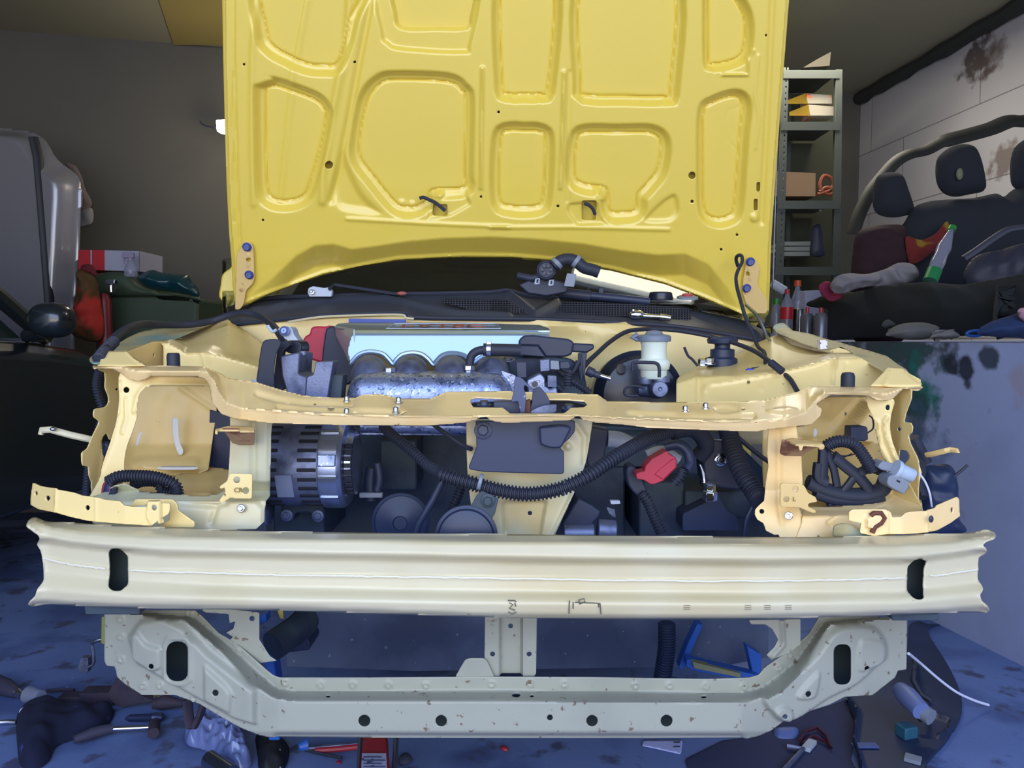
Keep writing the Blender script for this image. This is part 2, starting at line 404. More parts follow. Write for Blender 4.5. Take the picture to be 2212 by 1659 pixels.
# ================================================================ the yellow car
car = root('car', (0, 1.2, 0), 'stripped yellow car with raised bonnet, bare bumper beam and open engine bay', 'car')
# ---- bonnet
hY = 2.05; hz = at(1106, 600, hY).z; th = math.radians(66)
hp = (0, hY, hz); hn = (0, -math.sin(th), -math.cos(th))
Z1 = lambda s: q(s, 460, 0, 3.456); Z2 = lambda s: q(s, 1060, 0, 3.456); Z3 = lambda s: q(s, 460, 400, 3.456); Z4 = lambda s: q(s, 1060, 400, 3.456)
hout = q('487,-60 487,0 489,130 492,260 496,400 501,500 506,560 509,620 514,655 521,662 540,655 580,636 640,612 700,592 780,573 860,562 930,557 1000,555 1100,556 1205,564 1320,583 1436,612 1523,645 1580,668 1612,684 1640,688 1655,680 1656,640 1660,520 1668,400 1678,260 1688,130 1698,0 1702,-60')
O = [Z1('385,-180 385,240 440,350 560,420 700,480 820,492 910,478 962,340 1010,140 1090,-180'),
     Z1('372,690 385,660 440,645 560,680 750,755 815,820 830,880 780,1140 700,1400 650,1480 540,1510 430,1490 388,1400 375,1000'),
     Z1('1240,630 1350,600 1740,615 1850,680 1882,760 1875,1280 1868,1410 1640,1430 1600,1500 1510,1555 1400,1552 1330,1500 1200,1340 1092,1190 1085,1040 1120,840 1160,720'),
     Z1('1388,-180 1388,110 1430,182 1660,184 1860,182 1890,140 1890,-180'),
     Z2('100,-180 85,620 140,705 250,708 360,705 430,630 458,-180'),
     Z2('715,-180 675,620 715,712 1000,722 1285,724 1350,660 1350,-180'),
     Z2('1645,-180 1638,430 1680,480 1850,440 1905,350 1915,190 1885,70 1810,-40 1700,-120'),
     Z2('75,1050 135,985 250,986 360,992 408,1060 390,1480 330,1552 150,1550 65,1480'),
     Z2('650,1060 710,1000 950,1000 1200,1002 1278,1080 1255,1270 1180,1380 1105,1470 1090,1580 1000,1600 900,1590 882,1470 850,1410 700,1385 632,1320'),
     Z2('1603,850 1660,780 1830,725 1892,790 1875,1000 1860,1200 1830,1560 1780,1630 1680,1640 1605,1560 1595,1200')]
Oc = [sm(P, 5) for P in O]
def grow(P, d):
    P = np.array(P); N = len(P); A = sum(P[i][0]*P[(i+1) % N][1]-P[(i+1) % N][0]*P[i][1] for i in range(N)); sg = 1 if A > 0 else -1; out = []
    for i in range(N):
        t = P[(i+1) % N]-P[i-1]; t = t/(np.linalg.norm(t)+1e-9); out.append(tuple(P[i]+np.array([t[1], -t[0]])*d*sg))
    return out
hf = []
for P, g in zip(Oc, (26, 24, 24, 14, 20, 22, 18, 24, 24, 20)):
    hf += [dish(grow(P, g), g*.72, -.020), bead(P, 2.1, -.0065, True)]
hf += [dish(sm(Z1('1240,-180 1240,250 1290,340 1400,385 1860,410 1935,340 1960,-180')), 12, -.010),
       bead(Z1('1010,-10 985,400 880,900 820,1300 820,1500'), 9, .007), bead(Z1('1180,-10 1100,400 1010,900 930,1300 880,1500'), 7, -.008),
       bead(Z1('2012,510 2000,1400'), 4, .006), bead(Z2('548,540 520,1400'), 4, .006), bead(Z2('590,540 575,1500'), 5, -.004),
       dish(sm(Z1('870,1380 900,1540 1010,1600 1280,1605 1130,1430 1010,1180 960,1100')), 22, -.010),
       bead(Z1('690,0 600,500 540,1000 490,1500'), 7, .0035),
       dish(sm(Z4('1130,270 1260,120 1380,60 1420,180 1380,260 1300,290')), 12, -.008),
       dish(rnd(Z3('1590,270 1600,90 1900,60 1940,150 1780,240'), 8), 8, -.007), dish(rnd(Z4('560,200 570,130 800,110 830,200 870,300 640,310'), 8), 8, -.007),
       bead(Z4('0,315 600,312 880,318 1330,330'), 4, .004), bead(Z3('1000,250 1600,285 2212,310'), 4, .004),
       bead(q('503,-60 505,130 512,400 520,560'), 3, -.004), bead(q('497,-60 498,200 505,480'), 2, -.003),
       bead(q('556,-60 545,130 545,300 548,440'), 7, .004),
       bead(q('1672,-60 1664,130 1655,300 1645,480'), 6, -.006), bead(q('1638,120 1630,200 1640,250 1632,320'), 3, .003),
       dimple(1629, 470, 9, .006), bead(Z2('1960,380 1920,430 1915,560 1730,560'), 3, .005),
       bead(Z2('1890,800 1790,830 1755,950 1790,1060 1860,1140'), 1.2, -.001)]
for x, y in ((1402, 1530), (1480, 1540)): hf.append(dimple(*Z1('%d,%d' % (x, y))[0], 8, .004))
crest = q('540,640 590,600 640,552 680,530 720,527 760,538 800,533 880,521 960,514 1060,511 1160,516 1260,526 1340,540 1420,550 1480,548 1530,570 1570,620 1600,672')
def crestf(X, Y):
    yc = np.interp(X, [p[0] for p in crest], [p[1] for p in crest]); d = np.maximum(Y-yc, 0)
    k = np.interp(X, [505, 560, 700, 1450, 1560, 1620], [0, .3, 1, 1, .3, 0]); return .00125*np.minimum(d, 46)*k
def bonbase(p0_):
    f0_ = plane(p0_, hn)
    def f(X, Y):
        co = f0_(X, Y); c0 = np.array([0, 0, H]); v = co-c0; L_ = np.linalg.norm(v, axis=1, keepdims=True); return c0+v*(1+crestf(X, Y)[:, None]/L_)
    return f
edge = q('520,660 580,636 700,592 860,562 1000,555 1100,556 1205,564 1320,583 1436,612 1523,645 1612,684')
hf.append(bead([(x, y-4) for x, y in edge], 3, .006))
hh = [circ(711, 356, 8.5), circ(1495, 379, 8)]+[circ(x, y, 3.3, n=10) for x, y in ((527, 139), (766, 134), (1077, 242), (1039, 425), (568, 475), (1592, 507), (1655, 76))]
hh += [rect(x-3, y-3, x+3, y+3) for x, y in ((1205, 445), (1495, 435), (1558, 539))]+[rect(934, 443, 966, 467, 3), rect(1257, 433, 1288, 477, 4), rect(1634, 393, 1643, 414, 4), rect(1628, 429, 1637, 455, 4)]
bonnet = sheet('bonnet', hout, bonbase(hp), M['hood'], car, 3, hh, R(*hf), dirn=hn, solid=.0012)
tag(bonnet, 'glossy yellow pressed underside of the raised bonnet')
# outer skin of the bonnet behind the frame
ho2 = grow(sm(hout, 1), 3.0)
skin = sheet('outer_skin', ho2, bonbase((0, hY+.030, hz)), M['hood'], bonnet, 8, (), R(bead(hout, 14, -.012, True)), dirn=(0, 1, 0), solid=.001)
M['inner'] = mat('painted_inner_shade', '#2e3836', .9)  # shade inside the hollow members, put into the colour
M['seam'] = mat('pale_weld_metal', '#e8e4d0', .35, .2)
# ---- bumper beam
Zb = lambda s: q(s, 0, 0, 1)
def yb(off): return [(x, 1.10+.085*abs((x-1106)/1030)**2.6+off) for x in range(60, 2170, 30)]
b_top = Zb('70,1112 80,1114 101,1126 139,1128 200,1133 316,1138 480,1145 607,1149 1106,1155 1657,1161 1861,1159 2021,1154 2075,1153 2110,1149 2128,1142 2140,1142')
b_hl = Zb('70,1122 80,1126 113,1141 177,1152 303,1160 480,1164 700,1168 1226,1173 1657,1180 1941,1180 2050,1174 2100,1166 2140,1155')
b_bul = Zb('70,1135 90,1155 151,1168 227,1176 354,1186 607,1192 1226,1203 1657,1207 1968,1202 2075,1190 2140,1178')
b_st = Zb('70,1168 88,1171 151,1181 227,1189 354,1201 607,1206 1226,1217 1657,1222 1968,1216 2075,1202 2140,1190')
b_wd = Zb('70,1203 93,1206 235,1229 607,1242 1000,1248 1560,1255 1954,1248 2112,1230 2140,1226')
b_wh = Zb('70,1234 95,1237 227,1253 430,1267 607,1273 1000,1281 1620,1286 1941,1282 2118,1261 2140,1258')
b_b2 = Zb('70,1262 133,1268 278,1280 607,1288 1000,1294 1620,1298 1941,1294 2118,1278 2140,1274')
b_bt = Zb('70,1292 113,1297 227,1303 404,1307 607,1310 1106,1327 1557,1330 1861,1323 2021,1316 2140,1305')
b_ed = Zb('70,1302 78,1303 113,1306 227,1312 404,1316 607,1319 1106,1335 1557,1338 1861,1331 2021,1325 2115,1322 2140,1314')
bout = q('78,1116 84,1114 101,1126 139,1127 200,1132 316,1137 480,1144 607,1148 1106,1154 1657,1160 1861,1158 2021,1153 2075,1152 2105,1149 2125,1141 2134,1144 2134,1154 2122,1170 2120,1178 2125,1186 2123,1195 2113,1204 2112,1228 2111,1250 2118,1262 2120,1272 2115,1285 2120,1300 2128,1312 2124,1321 2110,1323 2021,1325 1861,1331 1557,1338 1106,1335 607,1319 404,1316 227,1312 113,1306 82,1305 76,1298 84,1285 86,1270 95,1255 96,1240 94,1206 90,1185 86,1174 90,1165 86,1150 76,1132 75,1122')
bholes = [rnd(q('233,1193 243,1185 258,1185 276,1200 277,1262 262,1276 245,1277 233,1268 236,1230'), 5), rnd(q('1960,1224 1975,1210 1990,1207 2003,1214 1997,1228 1994,1285 1999,1292 1985,1296 1973,1292 1959,1276'), 5)]
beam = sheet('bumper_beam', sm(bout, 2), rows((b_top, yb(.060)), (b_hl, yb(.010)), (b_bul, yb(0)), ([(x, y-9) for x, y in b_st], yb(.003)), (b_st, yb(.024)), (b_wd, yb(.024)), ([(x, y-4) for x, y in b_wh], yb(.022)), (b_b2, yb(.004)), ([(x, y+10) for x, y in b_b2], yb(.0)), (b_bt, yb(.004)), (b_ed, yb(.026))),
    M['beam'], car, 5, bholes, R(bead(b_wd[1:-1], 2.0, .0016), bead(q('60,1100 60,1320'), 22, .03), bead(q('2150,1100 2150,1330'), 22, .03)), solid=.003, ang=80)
tag(beam, 'horizontal yellow bumper beam with two slots, skylight paleness in its colour')
# closing plate behind the beam
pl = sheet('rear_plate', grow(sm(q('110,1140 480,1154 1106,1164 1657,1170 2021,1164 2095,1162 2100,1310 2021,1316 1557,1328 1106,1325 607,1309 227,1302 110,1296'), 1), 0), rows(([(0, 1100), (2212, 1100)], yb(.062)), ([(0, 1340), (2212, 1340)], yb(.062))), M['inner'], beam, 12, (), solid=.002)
for nm, P in (('weld_bead', b_wd[1:-1]),):
    W = [Vector(at(x, y+random.uniform(-1, 1), float(np.interp(x, [a for a, b in yb(.0212)], [b for a, b in yb(.0212)])))) for x, y in sm(b_wd[1:-1], 36, False) if not (231 < x < 279 or 1956 < x < 2004) and 94 < x < 2112]
    seg = []; k = MB()
    for p in W:
        if seg and (p-seg[-1]).length > .022: k.tube(seg, .0015, 6); seg = []
        seg.append(p)
    k.tube(seg, .0015, 6); k.build('weld_seam', M['seam'], beam)
# ---- lower valance crossmember
Zl = lambda s: q(s, 0, 1240, 3.95)
lout = q('225,1325 300,1318 420,1318 436,1331 471,1367 500,1384 520,1398 576,1448 590,1459 604,1464 800,1464 1048,1462 1278,1463 1400,1465 1527,1467 1620,1464 1640,1458 1653,1442 1704,1407 1749,1369 1772,1330 1900,1332 1960,1336 1958,1447 1940,1448 1934,1463 1884,1502 1825,1505 1792,1522 1716,1547 1690,1560 1668,1577 1640,1590 1602,1598 1400,1599 1106,1599 800,1598 600,1596 560,1588 520,1572 480,1550 430,1520 377,1501 306,1501 270,1478 253,1462 248,1440 230,1438 225,1427')
lfl = q('225,1318 420,1335 500,1400 560,1455 600,1490 640,1493 1106,1492 1500,1496 1600,1497 1650,1485 1720,1430 1780,1345 1970,1330')
lband = q('225,1318 400,1340 480,1410 540,1475 590,1508 640,1515 1106,1515 1500,1518 1620,1516 1680,1490 1740,1430 1790,1350 1970,1330')
ltop = [(225, 1300), (1970, 1300)]
def yl(off): return [(225, 1.30+off), (400, 1.26+off), (600, 1.22+off), (1106, 1.20+off), (1600, 1.22+off), (1780, 1.27+off), (1960, 1.32+off)]
lh = [circ(787, 1557, 13), circ(953, 1557, 12.5), circ(1188, 1550, 6.5), circ(1279, 1557, 12.5), circ(1440, 1557, 13), circ(1115, 1501, 10, 5), circ(1149, 1503, 5, 3.2), circ(709, 1504, 6, 3), circ(1520, 1505, 8, 3),
      circ(1737, 1488, 6.5), circ(1687, 1537, 6), circ(475, 1485, 7), circ(338, 1429, 6), rect(368, 1379, 413, 1464, 22), rect(1794, 1385, 1832, 1472, 19), circ(1863, 1435, 6)]
lr = [dish(rnd(Zl('1080,520 1200,370 1400,330 1600,420 1800,640 2212,960 2212,1300 2000,1240 1500,960 1150,760'), 10), 14, .013),
      dish(rnd(Zl('1150,480 1210,455 1290,560 1420,600 1420,780 1330,810 1150,700'), 8), 7, .007),
      dish(rnd(Zl('1760,720 1960,900 2020,980 2000,1170 1760,1050'), 10), 8, .007),
      bead(q('372,1372 409,1372 418,1385 418,1460 405,1470 375,1470 364,1458 364,1385', 0, 0, 1), 4, .004, True),
      dish(sm(q('1700,1560 1640,1500 1740,1420 1800,1350 1880,1345 1915,1380 1918,1420 1895,1440 1850,1480 1790,1510')), 14, .013),
      dish(sm(q('1765,1440 1757,1495 1730,1505 1712,1498 1730,1470')), 6, .006), dish(circ(1687, 1537, 22), 6, .006),
      dish(sm(q('1850,1375 1900,1380 1903,1420 1880,1436 1845,1442')), 6, .005),
      bead(q('600,1594 1106,1596 1600,1596'), 8, -.008)]
rng = random.Random(3)
for x, y in ((616, 1474), (693, 1479), (762, 1479), (839, 1479), (920, 1480), (1062, 1477), (1145, 1476), (1219, 1478), (1372, 1480), (1446, 1481), (1524, 1482), (1607, 1483), (262, 1338), (262, 1376), (262, 1424), (309, 1481), (345, 1480), (419, 1508), (510, 1407), (530, 1437), (408, 1324), (1704, 1415), (1682, 1442)):
    lr.append(ring(x, y, 6, .004, 1.5))
lower = sheet('lower_crossmember', lout, rows((ltop, yl(.055)), (lfl, yl(.050)), (lband, yl(.004)), ([(225, 1580), (1970, 1580)], yl(0)), ([(225, 1600), (1970, 1600)], yl(.012))), M['lower'], car, 3.5, lh, R(*lr), solid=.002, ang=70)
tag(lower, 'grey cream lower crossmember with round holes')
# inner faces behind the holes, their shade put into the colour
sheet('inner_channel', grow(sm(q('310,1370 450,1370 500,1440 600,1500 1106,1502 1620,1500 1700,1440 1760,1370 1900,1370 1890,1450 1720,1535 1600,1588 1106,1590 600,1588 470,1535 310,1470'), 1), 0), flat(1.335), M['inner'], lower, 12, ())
# upper crossmember (radiator support)
u_b = q('190,789 260,789 323,790 440,793 480,808 518,822 556,827 603,842 654,855 697,859 768,860 781,854 818,852 844,856 859,862 930,862 965,847 1100,846 1291,853 1311,867 1418,870 1582,869 1653,865 1724,847 1747,834 1881,835 1932,833 2000,832')
u_r = q('190,795 260,792 300,800 323,800 430,800 450,805 465,822 475,850 490,870 530,882 600,887 692,894 869,899 1100,898 1228,896 1359,903 1560,910 1628,909 1690,905 1740,890 1764,860 1780,848 1875,845 1913,850 1950,838 2000,834')
u_f = q('190,799 242,799 262,807 280,820 298,823 313,820 327,812 427,813 445,820 453,838 458,870 478,893 506,904 585,913 717,918 920,920 1000,914 1089,914 1228,909 1359,919 1577,931 1635,932 1691,924 1753,917 1774,897 1776,884 1763,871 1794,854 1875,855 1913,866 1930,861 1960,841 2000,840')
uY = lambda o: [(200, 1.40+o), (330, 1.37+o), (450, 1.30+o), (520, 1.235+o), (600, 1.205+o), (1106, 1.19+o), (1600, 1.205+o), (1700, 1.24+o), (1764, 1.31+o), (1880, 1.38+o), (1990, 1.41+o)]
uYb = [(200, 1.44), (330, 1.42), (440, 1.40), (520, 1.37), (600, 1.345), (1106, 1.33), (1600, 1.345), (1700, 1.37), (1764, 1.40), (1880, 1.43), (1990, 1.45)]
uout = q('199,791 204,788 260,788 323,789 440,792 455,796 480,808 490,816 518,821 556,826 603,841 654,854 697,858 768,859 781,853 818,851 844,855 859,861 930,861 965,846 1100,845 1291,852 1311,866 1418,869 1582,868 1653,864 1724,846 1747,833 1767,835 1881,835 1932,832 1975,830 1990,832 1994,838 1983,845 1968,843 1951,840 1930,861 1913,866 1895,864 1875,855 1794,854 1773,866 1763,872 1776,884 1773,898 1753,917 1691,924 1665,927 1635,932 1577,931 1400,924 1359,919 1286,913 1262,909 1252,904 1243,904 1228,909 1089,914 1060,909 1045,902 1033,907 1000,914 920,920 717,918 585,914 506,904 478,894 458,870 453,838 445,820 427,813 327,812 313,820 298,823 280,820 262,807 242,797 217,798 203,796')
uh = [q('1015,867 1018,861 1030,858 1109,862 1228,863 1262,866 1269,874 1262,879 1233,881 1220,892 1101,892 1086,880 1022,879')]
uh += [circ(x, y, a, b) for x, y, a, b in ((618, 867, 6, 2.4), (715, 880, 8, 3), (697, 894, 7, 2), (767, 888, 8, 1.8), (873, 889, 7, 1.6), (1605, 883, 5, 2), (1668, 884, 6, 1.5), (1695, 882, 5, 1.4), (1564, 908, 8, 1.2), (1630, 912, 9, 3), (1383, 894, 8, 1.2))]
ur = [bead([(x, y+6) for x, y in u_r if 520 < x < 1640], 3, .004), bead([(x, y-9) for x, y in u_r if 560 < x < 960], 4, -.005), bead([(x, y-10) for x, y in u_r if 1290 < x < 1660], 4, -.005),
      dish(sm(q('1540,880 1570,875 1600,885 1580,893 1550,893')), 5, -.003), dish(sm(q('1655,885 1700,878 1725,885 1700,895 1665,893')), 5, .003), bead(q('555,850 600,862 660,870 760,872'), 5, -.006)]
U = sheet('upper_crossmember', uout, rows((u_b, uYb), (u_r, uY(0)), ([(a, b+2) for a, b in u_r], uY(-.004)), (u_f, uY(.008))), M['upper'], car, 2.6, uh, R(*ur), dirn=(0, -.4, .92), solid=.0018, ang=65)
tag(U, 'pale yellow upper radiator support with latch opening')
# ================================================================ body structure around the engine bay
A = lambda s: q(s, 50, 660, 3.95); B = lambda s: q(s, 540, 660, 3.95); Cc = lambda s: q(s, 1000, 680, 3.95); D = lambda s: q(s, 1400, 680, 3.95)
E = lambda s: q(s, 1652, 760, 3.95); G = lambda s: q(s, 50, 900, 3.95); Hh = lambda s: q(s, 560, 860, 3.95); K = lambda s: q(s, 1100, 860, 3.95)
L5 = lambda s: q(s, 0, 400, 3.95); Rr = lambda s: q(s, 1620, 980, 3.7365); Q0 = lambda s: q(s)
hl = lambda y: [(0, y), (2212, y)]; vl = lambda x: [(x, 0), (x, 1659)]
M['rail'] = mat('oversprayed_rail_paint', '#b7a878', .55, layers=[('#8f8862', 9, .45, .2, 4), ('#7fa09a', 5, .6, .1, 3)])
M['cream'] = mat('cream_strut_paint', '#c9c6a6', .42, coat=.3, layers=[('#c2ad78', 5, .52, .2, 4), ('#5a4a38', 70, .74, .03, 6)])
M['rusty'] = mat('tan_rusted_bracket', '#b08c68', .6, layers=[('#7c4c3c', 25, .5, .12, 6)])
M['tan'] = mat('tan_primed_bracket', '#d8b878', .5, layers=[('#9a6a48', 30, .62, .1, 6)])
M['scrape'] = mat('whitish_scraped_primer', '#d5d6d2', .5)
M['stamp'] = mat('dark_stamped_mark', '#8a7040', .7)
def text3(name, s, px, py, Y, size, m, parent, rx=PI/2, rz=0, roll=0, ext=.0006, sx=1.0, normal=None, xdir=None, loc=None):
    cu = bpy.data.curves.new(name, 'FONT'); cu.body = s; cu.size = size; cu.extrude = ext; cu.align_x = 'CENTER'; cu.align_y = 'CENTER'
    ob = bpy.data.objects.new(name+'_tmp', cu); C.objects.link(ob)
    dg = bpy.context.evaluated_depsgraph_get(); dg.update(); me = bpy.data.meshes.new_from_object(ob.evaluated_get(dg))
    C.objects.unlink(ob); bpy.data.objects.remove(ob); me.materials.clear()
    p = loc if loc is not None else at(px, py, Y)
    if normal is not None:
        n_ = Vector(normal).normalized(); x_ = Vector(xdir or (1, 0, 0)); x_ = (x_-n_*x_.dot(n_)).normalized(); y_ = n_.cross(x_)
        T = Matrix((x_, y_, n_)).transposed().to_4x4()
    else: T = Matrix.Rotation(rz, 4, 'Z') @ Matrix.Rotation(rx, 4, 'X') @ Matrix.Rotation(roll, 4, 'Z')
    me.transform(Matrix.Translation(p) @ T @ Matrix.Diagonal((sx, 1, 1, 1)))
    return link(name, me, m, parent, smooth=False)
# ---------------- left side
g = sheet('inner_fender_rail', A('565,455 580,435 700,385 800,330 900,270 1000,225 1090,205 1180,192 1400,150 1520,140 1600,135 1700,125 1500,200 1350,262 1200,320 900,420 880,392 690,392 650,495 600,495 570,480'), rows((hl(690), 2.0), (hl(715), 1.85), (hl(785), 1.40)), M['rail'], car, 4)
sheet('fender_corner', A('690,386 880,386 900,398 950,450 1060,514 830,520 620,512 650,490'), rows((hl(757), 1.45), (hl(790), 1.40)), M['body'], car, 4, relief=R(bead(A('885,390 950,450 1050,510'), 3, .004)))
sheet('fender_side_wall', A('880,400 1110,308 1205,305 1200,520 1060,518 950,452'), cols((vl(260), 1.46), (vl(355), 1.62)), M['bay'], car, 4, [circ(*A('1115,420')[0], 2, 4), circ(*A('1065,500')[0], 1.5, 3), circ(*A('1108,500')[0], 1.5, 3)])
cr1 = A('1150,300 1260,295 1330,330 1400,370 1600,375 1720,400 1850,440 2050,500')
s4 = sheet('strut_tower', A('1195,315 1250,290 1350,262 1500,200 1690,138 1710,120 1755,118 1775,145 1900,215 1990,280 2050,330 2090,420 2090,700 1850,665 1700,615 1540,545 1195,545'), rows((A('1100,230 1350,250 1750,110 2090,330'), 1.98), (cr1, 1.66), ([(x, y+8) for x, y in cr1], 1.60), (hl(830), 1.56)), M['body'], car, 4, relief=R(bead([(x, y+4) for x, y in cr1], 5, .013), bead(A('1540,400 1570,520'), 8, .006)), ang=50)
b = MB(); c0 = at(375, 792, 1.43); b.lathe(c0, (0, 0, 1), [(.0118, 0), (.0118, .020), (.0105, .0245), (.0085, .026), (.0085, .024), (0, .024)], 24); b.build('bonnet_rubber_stop', M['rubber'], car, bevel=.0005)
b = MB(); c0 = at(1831, 836, 1.43); b.lathe(c0, (0, 0, 1), [(.0125, 0), (.0125, .020), (.0105, .0265), (.004, .028), (0, .028)], 24); b.build('bonnet_rubber_stop', M['rubber'], car, bevel=.0005)
wing = sheet('fender_flange', sm(A('620,560 680,565 690,700 708,760 722,830 690,870 625,878 605,895 602,950 640,980 642,1010 590,1120 548,1220 505,1250 500,1290 508,1365 555,1375 560,1450 580,1540 600,1620 640,1620 700,1250 820,1000 835,760 830,540 700,530'), 2), cols((vl(175), 1.375), (vl(225), 1.44), (vl(262), 1.50)), M['body'], car, 3.5,
    [circ(*A('695,1190')[0], 12, 24), circ(*A('800,715')[0], 4, 3)], relief=R(bead(A('700,560 730,760 760,830 700,1000 640,1250 600,1500'), 8, -.010)))
leg = sheet('headlight_frame', sm(A('830,560 1000,610 1110,602 1560,612 1640,660 1640,740 1590,692 1110,688 1040,712 1000,760 975,880 968,960 930,1080 885,1200 862,1330 856,1480 780,1620 700,1700 560,1700 560,1640 640,1500 690,1350 760,1150 815,950 832,760'), 3), rows((hl(800), 1.40), (hl(900), 1.39), (hl(1000), 1.36), (hl(1080), 1.33)), M['body'], car, 3,
    [circ(*A('880,720')[0], 6.5)], relief=R(bead(A('880,800 885,960 850,1080'), 5, .005), bead(A('1110,668 1590,668'), 4, .005), bead(A('1100,672 1020,710 975,780 945,900'), 5, .004), bead(A('830,620 820,900 760,1150 660,1400'), 4, .005)), ang=50)
bayw = sheet('bay_side_wall', A('900,600 1640,600 1650,900 1580,1400 1500,1430 1300,1455 960,1440 870,1400 840,1200 940,1040'), rows((hl(820), 1.66), (hl(960), 1.63), (hl(1030), 1.56)), M['bay'], car, 5, relief=R(dish(sm(A('1000,1290 1480,1290 1520,1330 1470,1400 1000,1400')), 8, .012), bead(A('1350,700 1600,870'), 4, .006), bead(A('860,1000 880,1420'), 12, .02)))
for s_ in ('1270,968 1300,962 1322,975 1332,1150 1365,1235 1352,1275 1320,1260 1285,1150', '985,1100 1020,1075 1000,1120 975,1190 958,1200', '1170,1375 1400,1350 1480,1375 1460,1400 1180,1400'):
    sheet('scrape_mark', sm(A(s_), 4), rows((hl(1005), 1.60), (hl(1008), 1.545)), M['scrape'], bayw, 2.5, solid=.0004)
slab('dark_splash_panel', A('1592,890 1780,940 1780,1415 1572,1400'), 1.64, .01, M['blackp'], car)
sheet('headlight_shelf', A('820,1400 1100,1440 1300,1450 1560,1370 1790,1400 1790,1640 1650,1680 1300,1640 1000,1610 780,1640'), rows((hl(1005), 1.62), (hl(1050), 1.48), (hl(1080), 1.34)), M['bay'], car, 5, relief=R(bead(A('900,1560 1000,1570 1300,1610 1600,1630'), 6, .006)), dirn=(0, 0, 1))
lp = Q0('192,1075 215,1068 247,1050 270,1046 303,1061 380,1068 440,1070 470,1068 488,1058 494,1020 497,960 497,895 586,900 583,940 581,1072 570,1086 569,1128 553,1143 470,1145 250,1150 200,1130')
post = sheet('radiator_side_post', lp, rows((hl(890), 1.27), (hl(1040), 1.30), (hl(1060), 1.33), (hl(1085), 1.27), (hl(1150), 1.26)), M['cream'], car, 3, [circ(521, 1098, 3)],
    relief=R(bead(G('1000,655 1300,680 1650,685 1720,660'), 3.5, .005), bead(G('960,720 1300,740 1640,760 1720,740'), 6, -.006), bead(G('1960,60 1960,660 2030,750'), 7, -.007), bead(Q0('583,900 581,1072 570,1090 569,1128'), 5, -.006), bead(G('1640,790 1600,910'), 6, -.004)), ang=50)
b = bolt('bolt', at(521, 1098, 1.262), (0, -1, .1), .0045, M['steel'], post)
h_ = sheet('hook_bracket', rnd(G('1636,150 1638,105 1680,96 1760,76 1962,82 1975,125 1860,128 1845,112 1660,112 1655,148'), 2), rows((hl(918), 1.262), (hl(930), 1.195), (hl(942), 1.19)), M['tan'], car, 2, solid=.003)
sheet('hook_web', rnd(G('1690,112 1840,112 1850,130 1880,128 1975,125 1972,242 1850,245 1785,225 1745,170 1725,140'), 2), rows((hl(928), 1.205), (hl(962), 1.262)), M['rusty'], h_, 2, solid=.003)
pr = sheet('bracket_plate', rnd(G('1765,488 1955,492 1950,700 1810,698 1770,690 1690,740 1670,715 1725,650 1720,600 1690,620 1672,600 1740,550'), 3), flat(1.252), M['body'], car, 2.5, [circ(*G('1822,540')[0], 7.5), circ(*G('1898,632')[0], 7.5)], solid=.003)
text3('stamped_letters', 'CR', *G('1835,628')[0], 1.2495, .011, M['stamp'], pr)
def yL(o=0): return [(60, 1.26+o), (120, 1.225+o), (270, 1.20+o), (400, 1.20+o)]
bb = sheet('bumper_side_bracket', G('80,566 130,590 200,605 285,612 295,625 430,650 500,675 625,690 700,712 820,722 860,760 930,770 1000,772 1065,770 1072,712 1180,710 1190,740 1250,740 1252,790 1240,830 1190,860 1200,905 1180,910 1165,880 1100,930 1000,925 800,912 560,890 400,855 280,820 130,790 62,752 62,700'), cols((vl(66), 1.26), (vl(120), 1.22), (vl(270), 1.195), (vl(400), 1.195)), M['body'], car, 2.6,
    [circ(*G('110,655')[0], 3.5, 5), circ(*G('208,697')[0], 5, 6), circ(*G('548,778')[0], 5, 6), circ(*G('1132,770')[0], 5.5, 6.5)], relief=R(bead(G('285,612 270,810'), 2, .002), bead(G('620,690 622,890'), 2, .0015), dish(rnd(G('1060,705 1190,705 1190,940 1090,930 1050,860'), 4), 4, .006)), solid=.003)
sheet('bracket_arm', rnd(G('900,770 960,705 1270,705 1310,740 1320,800 1460,900 1460,945 1150,945 1250,880 1250,800 1200,740 1000,760'), 3), cols((vl(280), 1.235), (vl(420), 1.215)), M['body'], bb, 2.6, solid=.003)
stay = MB(); stay.tube([at(*p, y) for p, y in zip(G('150,150 155,115 240,110 270,120 400,155 580,195'), (1.42, 1.42, 1.42, 1.42, 1.43, 1.45))], .005, 8, sq=(1, 1.3))
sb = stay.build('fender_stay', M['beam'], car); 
b = MB(); b.ell(at(*G('258,105')[0], 1.41), (.006, .006, .004)); b.build('bolt', M['steel'], sb)
# ---------------- right side
T0 = D('400,420 700,340 1050,165 1150,170 1450,270 1600,330'); T1 = D('200,560 400,500 700,492 1100,452 1400,382 1570,335 1800,330')
tow = sheet('strut_tower', D('240,760 240,560 262,530 300,505 380,465 430,440 560,422 690,370 850,290 900,250 1040,190 1100,170 1200,198 1400,285 1560,262 1700,300 1840,380 1960,450 2040,480 1900,640 1400,660 1280,690 1000,770'), rows((T0, 1.98), (T1, 1.64), ([(x, y+9) for x, y in T1], 1.57), (hl(880), 1.50)), M['body'], car, 3.5,
    [rect(*D('843,560')[0], *D('872,588')[0])], relief=R(bead([(x, y+5) for x, y in D('480,620 520,570 700,545 1100,470 1400,400 1540,345 1590,350 1590,420')], 5, .008), bead(D('440,540 440,760'), 7, -.012), bead(D('1585,360 1570,600'), 4, .006), bead(D('1700,420 1690,600'), 5, -.004), bead(D('1150,430 1380,320'), 3, .004), dimple(*D('965,630')[0], 6, .003), bead(D('1000,440 1080,470 1140,440'), 4, -.003)), ang=50)
